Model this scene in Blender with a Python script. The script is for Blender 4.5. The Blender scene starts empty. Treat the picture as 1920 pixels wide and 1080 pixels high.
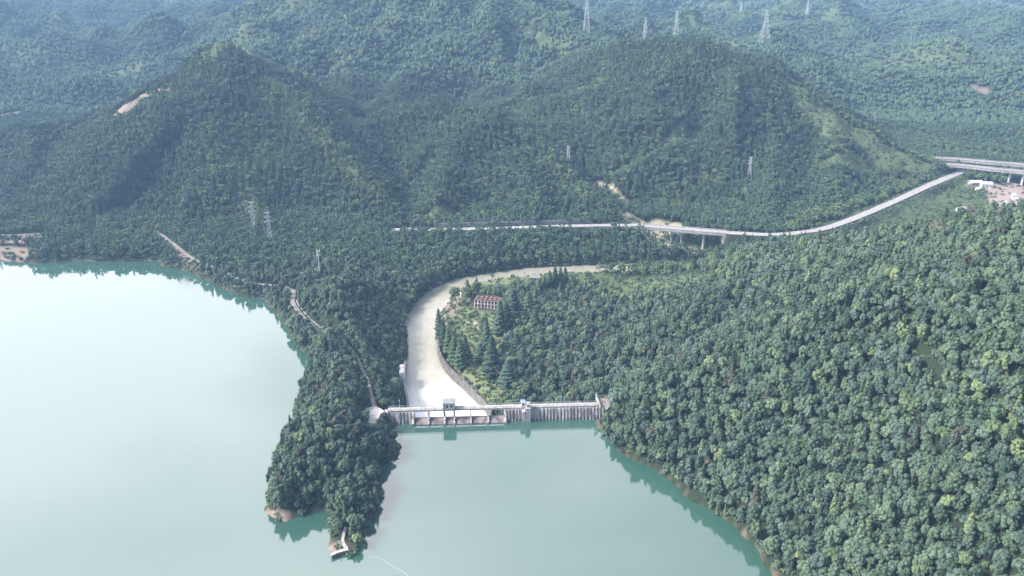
import bpy, math, random
import numpy as np
from mathutils import Vector

R = math.radians
scene = bpy.context.scene

# ------------------------------------------------------------------ camera, sky, sun, exposure
CAM_H, PITCH, FOC = 250.0, 22.3, 1600.0          # metres above the reservoir, degrees down, focal length in 1920-px units
cam_d = bpy.data.cameras.new("camera")
cam_d.sensor_width = 36.0
cam_d.lens = 36.0 * FOC / 1920.0
cam_d.clip_start = 1.0
cam_d.clip_end = 40000.0
cam = bpy.data.objects.new("camera", cam_d)
scene.collection.objects.link(cam)
cam.location = (0, 0, CAM_H)
cam.rotation_euler = (R(90 - PITCH), 0, 0)
scene.camera = cam

SUN_EL, SUN_AZ = 42.0, -98.0                      # azimuth clockwise from +Y (view direction): from the left
world = bpy.data.worlds.new("World")
scene.world = world
world.use_nodes = True
nt = world.node_tree
nt.nodes.clear()
def N(tree, kind, **kw):
    n = tree.nodes.new(kind)
    for k, v in kw.items():
        setattr(n, k, v)
    return n
sky = N(nt, 'ShaderNodeTexSky', sky_type='NISHITA', sun_disc=False)
sky.sun_elevation = R(SUN_EL)
sky.sun_rotation = R(SUN_AZ)
sky.dust_density = 2.0
geo = N(nt, 'ShaderNodeTexCoord')
mp = N(nt, 'ShaderNodeMapping')
mp.inputs['Scale'].default_value = (1.0, 1.0, 2.6)
nz = N(nt, 'ShaderNodeTexNoise')
nz.inputs['Scale'].default_value = 1.7
nz.inputs['Detail'].default_value = 7.0
nz.inputs['Roughness'].default_value = 0.55
nz.inputs['Distortion'].default_value = 0.4
nt.links.new(geo.outputs['Generated'], mp.inputs['Vector'])
nt.links.new(mp.outputs['Vector'], nz.inputs['Vector'])
# cloud cover: a thick bright bank of cloud to the left of the view, thinner cloud to the right
dotn = N(nt, 'ShaderNodeVectorMath', operation='DOT_PRODUCT')
dotn.inputs[1].default_value = (-0.75, 0.60, -0.45)
nt.links.new(geo.outputs['Generated'], dotn.inputs[0])
addn = N(nt, 'ShaderNodeMath', operation='MULTIPLY_ADD')
addn.inputs[1].default_value = 0.62
nt.links.new(dotn.outputs['Value'], addn.inputs[0])
nt.links.new(nz.outputs['Fac'], addn.inputs[2])
crmp = N(nt, 'ShaderNodeValToRGB')
crmp.color_ramp.elements[0].position = 0.25
crmp.color_ramp.elements[0].color = (4.2, 4.6, 5.4, 1)
crmp.color_ramp.elements[1].position = 0.88
crmp.color_ramp.elements[1].color = (19.5, 18.6, 19.0, 1)
e = crmp.color_ramp.elements.new(0.58)
e.color = (11.8, 11.4, 11.9, 1)
nt.links.new(addn.outputs[0], crmp.inputs['Fac'])
cov = N(nt, 'ShaderNodeMapRange')
cov.inputs['From Min'].default_value = 0.05
cov.inputs['From Max'].default_value = 0.40
nt.links.new(addn.outputs[0], cov.inputs['Value'])
mixs = N(nt, 'ShaderNodeMixRGB')
nt.links.new(cov.outputs['Result'], mixs.inputs['Fac'])
nt.links.new(sky.outputs['Color'], mixs.inputs['Color1'])
nt.links.new(crmp.outputs['Color'], mixs.inputs['Color2'])
bg = N(nt, 'ShaderNodeBackground')
bg.inputs['Strength'].default_value = 0.092
nt.links.new(mixs.outputs['Color'], bg.inputs['Color'])
wo = N(nt, 'ShaderNodeOutputWorld')
nt.links.new(bg.outputs['Background'], wo.inputs['Surface'])

sun_d = bpy.data.lights.new("sun", 'SUN')
sun_d.energy = 3.7
sun_d.angle = R(14)
sun_d.color = (1.0, 0.96, 0.90)
sun = bpy.data.objects.new("sun", sun_d)
scene.collection.objects.link(sun)
sdir = Vector((math.sin(R(SUN_AZ)) * math.cos(R(SUN_EL)), math.cos(R(SUN_AZ)) * math.cos(R(SUN_EL)), math.sin(R(SUN_EL))))
sun.rotation_euler = (-sdir).to_track_quat('-Z', 'Y').to_euler()

scene.view_settings.view_transform = 'Standard'
scene.view_settings.look = 'None'
scene.view_settings.gamma = 1.0
scene.view_settings.exposure = 1.05
scene.cycles.volume_bounces = 1
scene.cycles.max_bounces = 6
scene.cycles.diffuse_bounces = 2
scene.cycles.use_denoising = True

# ------------------------------------------------------------------ picture -> place (rays through the photograph's pixels)
CP, SP = math.cos(R(PITCH)), math.sin(R(PITCH))
def ray(px, py):
    u = (px - 960.0) / FOC
    w = (540.0 - py) / FOC
    return (u, CP + w * SP, -SP + w * CP)
def P(px, py, z=0.0):
    d = ray(px, py)
    t = (z - CAM_H) / d[2]
    return (d[0] * t, d[1] * t)
def PY(px, py, Y):
    d = ray(px, py)
    t = Y / d[1]
    return (d[0] * t, Y, CAM_H + d[2] * t)
def project(x, y, z):
    dz = z - CAM_H
    depth = y * CP - dz * SP
    v = y * SP + dz * CP
    return 960 + FOC * x / depth, 540 - FOC * v / depth, depth

# ------------------------------------------------------------------ noise
def _hash(ix, iy, seed):
    h = (ix.astype(np.int64) * 374761393 + iy.astype(np.int64) * 668265263 + seed * 1442695041) & 0xffffffff
    h = ((h ^ (h >> 13)) * 1274126177) & 0xffffffff
    h = (h ^ (h >> 16)) & 0xffffffff
    return h / 4294967295.0
def vnoise(x, y, seed=0):
    ix, iy = np.floor(x), np.floor(y)
    fx, fy = x - ix, y - iy
    fx, fy = fx * fx * (3 - 2 * fx), fy * fy * (3 - 2 * fy)
    a, b = _hash(ix, iy, seed), _hash(ix + 1, iy, seed)
    c, d = _hash(ix, iy + 1, seed), _hash(ix + 1, iy + 1, seed)
    return ((a * (1 - fx) + b * fx) * (1 - fy) + (c * (1 - fx) + d * fx) * fy) * 2 - 1
def fbm(x, y, seed=0, octv=4):
    s, a, t = 0, 1.0, 0
    for i in range(octv):
        s = s + a * vnoise(x * 2 ** i, y * 2 ** i, seed + i * 17)
        t += a
        a *= 0.5
    return s / t
def ridged(x, y, seed=0, octv=3):
    s, a, t = 0, 1.0, 0
    for i in range(octv):
        s = s + a * (1 - 2 * np.abs(vnoise(x * 2 ** i, y * 2 ** i, seed + i * 31)))
        t += a
        a *= 0.5
    return s / t

# ------------------------------------------------------------------ plan of the land
lake_px = [(0, 487), (35, 491), (60, 494), (150, 489), (230, 491), (296, 489), (305, 500), (345, 506), (380, 522), (420, 541), (455, 556), (492, 560),
           (508, 578), (530, 602), (548, 634), (560, 655), (582, 668), (574, 700), (560, 745), (548, 775), (532, 815), (520, 850), (506, 895), (501, 950),
           (512, 975), (530, 982), (562, 968), (600, 952), (616, 958), (620, 985), (617, 1020), (630, 1041), (664, 1044), (680, 1024), (688, 1000), (694, 968),
           (716, 940), (722, 918), (706, 895), (712, 874), (745, 858), (752, 842), (742, 822), (738, 802)]
lake = [P(a, b) for a, b in lake_px]
DAM_A = P(804, 790)
DAM_B = P(1077, 782.5)
dv = Vector((DAM_B[0] - DAM_A[0], DAM_B[1] - DAM_A[1])).normalized()
dn = Vector((-dv.y, dv.x))                         # pointing downstream
def dam_at(px):
    """point of the deck's upstream edge line seen in picture column px"""
    u = (px - 960) / FOC
    # depth on plane z = 0 along the line: solve x = u * (y*CP + H*SP)
    ax, ay = DAM_A
    s = (u * (ay * CP + CAM_H * SP) - ax) / (dv.x - u * dv.y * CP)
    return s
S0, S1 = dam_at(728), dam_at(1136)
def dam_pt(s, off=0.0, z=0.0):
    return Vector((DAM_A[0] + dv.x * s + dn.x * off, DAM_A[1] + dv.y * s + dn.y * off, z))
lake += [tuple(dam_pt(S0 + 3, 2)[:2]), tuple(dam_pt(S1 - 3, 2)[:2])]
lake += [P(a, b) for a, b in [(1121, 800), (1127, 815), (1152, 843), (1235, 882), (1290, 930), (1340, 962), (1385, 990), (1420, 1035), (1450, 1080)]]
lake += [(140, 200), (175, 90), (215, -60), (260, -300), (300, -1500), (-2500, -1500), (-2500, 560), (-900, 640)]
lake += [P(-300, 478), P(-120, 482)]
river_l = [(768, 775), (763, 740), (758, 700), (765, 660), (761, 625), (762, 600), (775, 574), (800, 548), (850, 525), (905, 514), (990, 503), (1100, 498), (1270, 494), (1330, 492)]
river_r = [(932, 775), (905, 750), (862, 702), (824, 662), (818, 628), (822, 594), (846, 560), (872, 541), (930, 527), (1050, 516), (1130, 513), (1262, 513), (1330, 512)]
RZ = -15.0
def river_ends():
    a = dam_pt(dam_at(779), 9); b = dam_pt(dam_at(938), 9)
    return (a.x, a.y), (b.x, b.y)
RE0, RE1 = river_ends()
river_l = river_l[1:]; river_r = river_r[1:]
river = [RE0] + [P(a, b, RZ) for a, b in river_l] + [P(a, b, RZ) for a, b in reversed(river_r)] + [RE1]

def poly_sd(px, py, poly):
    """signed distance to a polygon, negative inside"""
    px = np.asarray(px, float); py = np.asarray(py, float)
    best = np.full(px.shape, 1e18)
    ins = np.zeros(px.shape, bool)
    n = len(poly)
    for i in range(n):
        x0, y0 = poly[i]; x1, y1 = poly[(i + 1) % n]
        ex, ey = x1 - x0, y1 - y0
        L = ex * ex + ey * ey + 1e-12
        t = np.clip(((px - x0) * ex + (py - y0) * ey) / L, 0, 1)
        d = (px - x0 - t * ex) ** 2 + (py - y0 - t * ey) ** 2
        best = np.minimum(best, d)
        if abs(ey) > 1e-9:
            c = ((y0 > py) != (y1 > py)) & (px < ex * (py - y0) / ey + x0)
            ins ^= c
    d = np.sqrt(best)
    return np.where(ins, -d, d)
def line_d(px, py, pts):
    """distance to a polyline, arc length of the nearest point, its third coordinate and the side"""
    best = np.full(np.shape(px), 1e18); S = np.zeros(np.shape(px)); Z = np.zeros(np.shape(px)); side = np.zeros(np.shape(px))
    acc = 0.0
    for i in range(len(pts) - 1):
        x0, y0, z0 = pts[i]; x1, y1, z1 = pts[i + 1]
        ex, ey = x1 - x0, y1 - y0
        L = math.hypot(ex, ey) + 1e-9
        t = np.clip(((px - x0) * ex + (py - y0) * ey) / (L * L), 0, 1)
        d = (px - x0 - t * ex) ** 2 + (py - y0 - t * ey) ** 2
        m = d < best
        best = np.where(m, d, best)
        S = np.where(m, acc + t * L, S)
        Z = np.where(m, z0 + (z1 - z0) * t, Z)
        side = np.where(m, np.tanh((ex * (py - y0) - ey * (px - x0)) / L / 14.0), side)
        acc += L
    return np.sqrt(best), S, Z, side

def rp(*pts):
    return [PY(*p) for p in pts]
def rz(*pts):
    return [P(a, b, z) + (z,) for a, b, z in pts]
# (crest line, slope, rounding, spur strength)
RIDGES = [
    # left mountain
    (rp((410, 96, 960), (470, 132, 950), (540, 185, 905), (610, 255, 860), (680, 335, 810), (735, 400, 770), (775, 437, 742)), .75, 4, .48),
    (rp((410, 96, 960), (432, 190, 915), (450, 290, 850), (470, 385, 775), (500, 425, 735)), .77, 4, .53),
    (rp((410, 96, 960), (340, 158, 985), (262, 208, 990), (180, 226, 985), (60, 250, 940), (-60, 268, 930), (-300, 280, 930)), .69, 4, .53),
    (rp((262, 208, 990), (230, 290, 890), (200, 360, 820), (180, 410, 770)), .75, 4, .48),
    (rp((60, 250, 940), (60, 320, 860)), .71, 4, .48),
    (rp((500, 425, 735), (560, 465, 700), (612, 505, 655), (650, 540, 620)), .59, 4, .2),
    # middle hill
    (rp((560, 215, 1060), (640, 222, 1020), (760, 212, 965), (870, 205, 930), (930, 216, 915), (1010, 276, 875), (1080, 345, 825), (1150, 396, 772), (1180, 412, 750)), .75, 4, .48),
    (rp((870, 205, 930), (835, 310, 850), (815, 400, 765)), .77, 4, .48),
    (rp((930, 216, 915), (985, 320, 835), (1010, 400, 765)), .77, 4, .48),
    # right mountain
    (rp((1040, 128, 1210), (1130, 112, 1120), (1180, 92, 1080), (1240, 78, 1060), (1330, 82, 1060), (1390, 100, 1055), (1480, 160, 1035), (1560, 214, 1005), (1660, 270, 965), (1755, 310, 925)), .65, 4, .48),
    (rp((1390, 100, 1055), (1425, 195, 985), (1310, 258, 925), (1225, 305, 885), (1165, 340, 850)), .69, 4, .43),
    (rp((1425, 195, 985), (1450, 275, 925), (1440, 350, 840), (1445, 425, 760)), .69, 4, .53),
    (rp((1240, 78, 1060), (1190, 170, 1010), (1110, 250, 960), (1050, 290, 915)), .66, 4, .48),
    (rp((1560, 214, 1005), (1570, 300, 905), (1560, 380, 815)), .65, 4, .48),
    # mountain behind the middle
    (rp((250, 105, 1650), (385, 92, 1500), (440, 62, 1490), (520, 22, 1520), (570, -5, 1560), (700, -35, 1560), (850, -12, 1500), (900, 30, 1450), (980, 62, 1420), (1060, 88, 1370), (1140, 105, 1260), (1180, 100, 1120)), .50, 12, .54),
    (rp((850, -12, 1500), (830, 90, 1320), (740, 190, 1130), (700, 210, 1080)), .50, 10, .49),
    (rp((700, -35, 1560), (610, 90, 1340), (540, 165, 1160)), .50, 10, .49),
    (rp((900, 30, 1450), (940, 120, 1270), (985, 200, 1100), (1000, 240, 1020)), .50, 10, .49),
    (rp((520, 22, 1520), (470, 90, 1350), (500, 120, 1250)), .50, 10, .44),
    (rp((780, -20, 1530), (700, 100, 1300), (640, 180, 1130)), .50, 10, .44),
    # layers on the left
    (rp((-300, 130, 1350), (-60, 150, 1330), (40, 165, 1300), (150, 160, 1290), (240, 150, 1330), (330, 110, 1450)), .50, 12, .54),
    (rp((-300, 60, 1800), (-50, 75, 1780), (90, 55, 1800), (220, 90, 1700), (300, 100, 1600)), .48, 14, .54),
    (rp((-300, 10, 2300), (0, 25, 2250), (150, 12, 2300), (280, 35, 2150), (390, 55, 1950)), .45, 16, .54),
    (rp((-500, -20, 3200), (0, -25, 3100), (200, -15, 3000), (420, -30, 2900), (620, -80, 2700)), .42, 20, .54),
    # layers on the right
    (rp((1080, 60, 1750), (1200, 52, 1700), (1300, 72, 1680), (1430, 92, 1600), (1480, 140, 1430), (1540, 175, 1330)), .50, 12, .54),
    (rp((1000, 0, 2500), (1150, 18, 2450), (1300, 25, 2400), (1400, 42, 2250), (1500, 32, 2250), (1570, 62, 2050), (1650, 92, 1950), (1760, 78, 2000), (1930, 98, 1900), (2300, 90, 1900)), .46, 14, .59),
    (rp((1500, 150, 1480), (1600, 165, 1400), (1720, 172, 1340), (1850, 158, 1350), (1980, 150, 1380), (2200, 140, 1400)), .46, 12, .64),
    (rp((1600, 225, 1210), (1680, 235, 1180), (1770, 258, 1120), (1850, 245, 1130), (1960, 250, 1120)), .40, 10, .54),
    (rp((1100, -40, 3500), (1350, -25, 3300), (1500, -5, 3100), (1620, 5, 3000), (1720, -20, 3200), (1900, 8, 2900), (2300, 0, 2900)), .42, 20, .59),
    (rp((1350, -60, 4500), (1600, -60, 4500), (2000, -60, 4400), (2700, -60, 4400)), .4, 20, .54),
    (rp((-900, -60, 4600), (0, -70, 4500), (700, -90, 4300), (1300, -62, 4500)), .4, 20, .54),
    # hill on the right bank, near the camera
    ([(420, 20, 130), (345, 180, 138), (310, 320, 130)] + rp((1900, 412, 430), (1800, 432, 455), (1700, 450, 480), (1600, 470, 510), (1500, 490, 540), (1400, 500, 572), (1320, 516, 598)), .47, 14, .22),
    (rp((1700, 450, 480),) + [(170, 440, 52), (105, 425, 26), (60, 424, 8)], .50, 8, .15),
    (rp((1500, 490, 540),) + [(110, 500, 20), (55, 500, -6)], .45, 8, .2),
    # knoll in front of the viaduct
    (rz((1395, 470, 3), (1435, 461, 15), (1478, 460, 14), (1510, 462, 6)), .50, 8, .1),
    # neck between the reservoir and the river, and the wooded tongue
    (rz((650, 540, 26), (660, 600, 22), (690, 660, 16), (712, 720, 10), (722, 758, 7)), .60, 6, .1),
    (rz((650, 540, 26), (612, 560, 20), (600, 600, 12)), .50, 6, .1),
    (rz((625, 680, 11), (640, 740, 13), (625, 800, 16), (600, 860, 14), (560, 900, 10)), .70, 6, .1),
    (rz((625, 800, 16), (680, 835, 11), (718, 838, 8)), .60, 5, .1),
    (rz((640, 830, 14), (655, 900, 9), (655, 960, 5), (645, 1010, 2.5)), .55, 4, .1),
]
BASE_PTS = np.array([P(a, b, z) + (z,) for a, b, z in [
    (850, 560, -11), (880, 600, -11), (850, 640, -11), (900, 660, -11), (905, 700, -11), (940, 740, -11), (930, 560, -11), (1000, 520, -12), (1050, 530, -12), (1100, 505, -12), (1200, 503, -12),
    (780, 428, 4), (900, 424, 4), (1000, 422, 4), (1150, 420, 3), (1400, 436, 3), (1550, 425, 3), (1640, 395, 4), (1700, 375, 4), (1800, 325, 6),
    (1850, 370, 0), (1800, 400, -2), (1700, 430, -4), (1600, 450, -4), (1920, 330, 0), (2000, 380, 0), (1880, 290, 2), (1400, 475, -6),
    (0, 440, 5), (150, 437, 5), (290, 440, 6), (330, 460, 5), (-200, 440, 5), (450, 520, 3), (560, 600, 4), (600, 500, 4)]]
    + [(-600, 1200, 20), (0, 1150, 12), (300, 1200, 8), (700, 1150, 6), (-800, 1700, 25), (0, 1700, 30), (800, 1600, 10), (-1500, 2500, 40), (0, 2500, 45), (1500, 2300, 20),
       (-2500, 4500, 60), (0, 4500, 60), (2500, 4500, 60), (600, 400, 10), (600, 100, 10), (300, -400, 5), (-1200, 800, 5), (0, 300, 2), (-200, 450, 2), (9000, 9000, 60), (-9000, 9000, 60), (9000, 0, 40)])

def cat(pts, step=6.0):
    """smooth curve through points (x, y, z)"""
    pts = [Vector(p) for p in pts]
    out = []
    for i in range(len(pts) - 1):
        p0 = pts[max(i - 1, 0)]; p1 = pts[i]; p2 = pts[i + 1]; p3 = pts[min(i + 2, len(pts) - 1)]
        n = max(2, int((p2 - p1).length / step))
        for k in range(n):
            t = k / n
            out.append(0.5 * ((2 * p1) + (-p0 + p2) * t + (2 * p0 - 5 * p1 + 4 * p2 - p3) * t * t + (-p0 + 3 * p1 - 3 * p2 + p3) * t ** 3))
    out.append(pts[-1])
    return out
# roads: (name, curve, width)
shore_road = cat(rz((-200, 441, 7), (0, 441, 7), (60, 439, 7), (125, 436, 7), (200, 434, 7), (285, 434, 7.5), (322, 455, 7.5), (360, 484, 7), (410, 506, 7), (470, 530, 7), (520, 536, 7.5), (550, 545, 8), (548, 565, 8), (566, 592, 8), (600, 622, 8.5), (632, 634, 9)))
track = cat(rz((632, 634, 9), (655, 652, 9), (675, 682, 9), (690, 718, 8.5), (699, 752, 8), (706, 770, 7.8)))
rail = cat(rz((735, 431.5, 6), (765, 430, 6), (850, 430, 6), (950, 427.5, 6), (1060, 424, 6), (1160, 422.5, 6), (1200, 423.5, 6), (1260, 428, 6), (1340, 434.5, 6), (1400, 438, 6), (1450, 440, 6), (1490, 437, 6), (1540, 430, 6), (1600, 410, 6), (1680, 376, 7), (1750, 344, 8), (1808, 320, 9)), 8)
dirt_track = cat(rz((1178, 398, 10), (1200, 413, 2), (1215, 435, -5), (1250, 452, -9), (1290, 470, -12)), 5)
ROADS = [('road', shore_road, 3.2), ('track', track, 1.8), ('railway', rail, 9.0), ('dirt_track', dirt_track, 4.0)]
gully = rz((1120, 330, 22), (1150, 368, 12), (1185, 405, 2), (1230, 440, -9), (1300, 472, -13), (1330, 490, -15))
BR0, BR1 = P(1172, 423, 6)[0], P(1357, 436, 6)[0]    # the viaduct spans the gully between these x positions

def height(x, y, roads=True):
    x = np.asarray(x, float); y = np.asarray(y, float)
    wamp = np.clip((y - 800) / 900, 0, 1.6)
    wx = x + wamp * 16 * fbm(x / 90, y / 90, 5, 3)
    wy = y + wamp * 16 * fbm(x / 90, y / 90, 9, 3)
    num = 0.0; den = 0.0
    for bx, by, bz in BASE_PTS:
        w = 1.0 / (((x - bx) ** 2 + (y - by) ** 2) + 60.0) ** 1.6
        num = num + w * bz; den = den + w
    base = num / den + 0.7 * fbm(x / 25, y / 25, 3, 3)
    h = base.copy()
    top = np.zeros_like(h)
    for k, (pts, slope, rnd, spur) in enumerate(RIDGES):
        pz = max(p[2] for p in pts)
        d, s, z, side = line_d(wx, wy, pts)
        de = np.sqrt(d * d + rnd * rnd) - rnd
        lr = (side + 1) / 2
        def both(w, a, sd):
            o = np.zeros_like(s)
            return vnoise(s / w + a * k, o + 3.5, sd + k) * lr + vnoise(s / w + a * k + 50, o + 8.5, sd + k) * (1 - lr)
        n1 = 1.25 * both(46.0, 7.3, 40) + 0.6 * both(19.0, 3.1, 90)
        n2 = ridged(x / 70.0, y / 70.0, 60 + k, 2)
        f = 1 + spur * (0.95 * n1 - 0.5 * n2) * np.clip(de / 60.0, 0, 1)
        hh = z - slope * de * np.clip(f, .80, 2.1)
        h = np.maximum(h, hh)
    up = np.clip((h - base) / 50.0, 0, 1)
    far = np.clip((y - 700) / 1500, 0, 1)
    mid = np.clip((y - 640) / 120, 0, 1)
    h = h + up * ((2.5 + 8.5 * mid + 10 * far) * (ridged(x / 66, y / 66, 11, 2) - .1) + (1.6 + 1.6 * mid + 3 * far) * fbm(x / 22, y / 22, 12, 3))
    fh = np.clip((y - 1150) / 450, 0, 1)
    h = h + fh * (72 * np.maximum(ridged(x / 280, y / 280, 14, 3) + .1, 0) + 22 * ridged(x / 110, y / 110, 15, 2))
    sl = poly_sd(x + 2.0 * fbm(x / 9, y / 9, 21, 2), y + 2.0 * fbm(x / 9, y / 9, 22, 2), lake)
    bank = np.clip(sl / 16.0, 0, 1) * np.clip((x - 50) / 20.0, 0, 1) * np.clip((430 - y) / 20.0, 0, 1)
    h = h + 17.0 * bank * np.clip((140 - sl) / 90.0, 0, 1)
    h = np.minimum(h, np.where(sl > 0, 0.15 + 0.92 * sl, 0.7 * sl - 0.2))
    h = np.where((sl <= 0) & (h < -12), -12, h)
    dg, _, zg, _ = line_d(x, y, gully)
    h = np.minimum(h, zg + 0.45 * np.maximum(dg - 4, 0) + 0.5)
    sr = poly_sd(x, y, river)
    damside = (x - DAM_A[0]) * dn.x + (y - DAM_A[1]) * dn.y
    rk = np.where(sr > 0, RZ + 0.3 + 0.85 * sr, -18.0)
    h = np.where(damside > 1.0, np.minimum(h, rk), h)
    dms = (x - DAM_A[0]) * dv.x + (y - DAM_A[1]) * dv.y
    if roads:
        for name, c, w in ROADS:
            xs = [p.x for p in c]; ys = [p.y for p in c]
            m = (x > min(xs) - 30) & (x < max(xs) + 30) & (y > min(ys) - 30) & (y < max(ys) + 30)
            if not m.any():
                continue
            d, s, z, side = line_d(x[m], y[m], [tuple(p) for p in c])
            t = np.clip((d - w / 2 - 1.5) / 6.0, 0, 1)
            t = t * t * (3 - 2 * t)
            hn = (z - 0.35) * (1 - t) + h[m] * t
            if name == 'railway':
                skip = (x[m] > BR0) & (x[m] < BR1)
                hn = np.where(skip, np.minimum(h[m], hn), hn)
            h[m] = hn
    return h
def hz(x, y):
    return float(height(np.array([x]), np.array([y]))[0])
def hit(px, py, near=180.0, far=5200.0):
    """where the ray through a picture position meets the ground"""
    d = ray(px, py)
    t = np.geomspace(near, far, 900)
    X, Y, Z = d[0] * t, d[1] * t, CAM_H + d[2] * t
    H = height(X, Y)
    below = np.nonzero(Z < H)[0]
    if len(below) == 0:
        i = len(t) - 1
        return X[i], Y[i], H[i]
    i = below[0]
    a = (Z[i - 1] - H[i - 1]); b = (H[i] - Z[i])
    k = a / (a + b + 1e-9) if i else 0
    x, y = X[i - 1] + (X[i] - X[i - 1]) * k, Y[i - 1] + (Y[i] - Y[i - 1]) * k
    return x, y, hz(x, y)

# bare and pale places: (picture points, half width in metres, kind)
PATCH_DEF = [
    ([(-40, 450), (30, 450), (80, 448)], 10, 'soil'), ([(-40, 472), (30, 474)], 13, 'soil'),
    ([(310, 452), (340, 480), (370, 492)], 4, 'soil'),
    ([(-20, 222), (30, 215)], 12, 'soil'), ([(30, 420), (60, 418)], 9, 'scrub'),
    ([(185, 226), (240, 212), (310, 165)], 7, 'soil'),
    ([(1125, 345), (1150, 362), (1175, 385)], 4, 'sand'), ([(1150, 330), (1230, 285), (1300, 250)], 5, 'scrub'),
    ([(1185, 408), (1215, 435), (1250, 455), (1290, 470)], 11, 'sand'), ([(1225, 425), (1265, 430)], 9, 'sand'),
    ([(1590, 338), (1610, 348), (1635, 366)], 4, 'soil'),
    ([(1485, 165), (1540, 210), (1600, 255), (1650, 285)], 9, 'scrub'), ([(1520, 215), (1580, 280), (1660, 310)], 8, 'scrub'),
    ([(400, 88), (450, 62), (520, 25), (565, 5)], 12, 'scrub'),
    ([(858, 550), (900, 540), (960, 530)], 17, 'grass'), ([(846, 595), (875, 605), (900, 630)], 24, 'grass'), ([(835, 590), (855, 560)], 6, 'soil'),
    ([(872, 675), (890, 695), (912, 722), (938, 748)], 9, 'grass'), ([(900, 565), (925, 568)], 9, 'soil'), ([(880, 605), (905, 612)], 3, 'sand'),
    ([(985, 526), (1120, 526), (1290, 523)], 21, 'field'),
    ([(1870, 352), (1875, 375), (1890, 400)], 11, 'redsoil'), ([(1900, 345), (1912, 392)], 9, 'redsoil'),
    ([(1830, 350), (1850, 352)], 10, 'soil'), ([(1560, 440), (1640, 415), (1720, 385), (1800, 350)], 26, 'field'), ([(1700, 430), (1790, 395), (1840, 375)], 26, 'field'),
    ([(1640, 445), (1760, 425)], 12, 'field'),
    ([(1770, 285), (1840, 292), (1920, 296)], 16, 'field'), ([(1560, 20), (1400, 30), (1330, 10), (1480, 5)], 18, 'scrub'),
    ([(1190, 70), (1225, 72), (1240, 76)], 8, 'scrub'), ([(1820, 165), (1850, 170)], 6, 'soil'),
    ([(810, 405), (850, 402)], 8, 'scrub'), ([(130, 436), (285, 434)], 5, 'scrub'),
    ([(500, 968), (530, 975)], 3.5, 'soil'), ([(618, 1030), (655, 1038)], 3, 'soil'), ([(1130, 745), (1135, 760)], 4, 'soil'),
]
PATCH_DEF += [([(1485, 168), (1545, 215), (1600, 258), (1660, 288), (1720, 305)], 15, 'scrub'), ([(900, 34), (980, 66), (1060, 90)], 9, 'thin'), ([(440, 262), (455, 330), (475, 390)], 16, 'thin'),
    ([(560, 205), (640, 290), (700, 360)], 7, 'thin'), ([(960, 215), (1040, 300), (1120, 375)], 6, 'thin'), ([(380, 110), (330, 170)], 8, 'thin'), ([(640, 110), (600, 150), (540, 190)], 10, 'thin'),
    ([(1570, 300), (1640, 330), (1700, 345)], 14, 'scrub'), ([(1300, 30), (1420, 70)], 16, 'scrub'), ([(1620, 120), (1800, 110)], 20, 'thin'), ([(1250, 390), (1330, 340)], 6, 'thin'),
    ([(20, 120), (150, 140), (260, 130)], 18, 'thin'), ([(100, 60), (250, 45)], 22, 'thin'), ([(700, 60), (760, 20)], 14, 'thin'), ([(1120, 150), (1090, 210)], 6, 'thin')]
PATCHES = []
for pts, w, kind in PATCH_DEF:
    line = [hit(*p) for p in pts]
    PATCHES.append(([(a, b, c) for a, b, c in line], w, kind))

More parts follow.
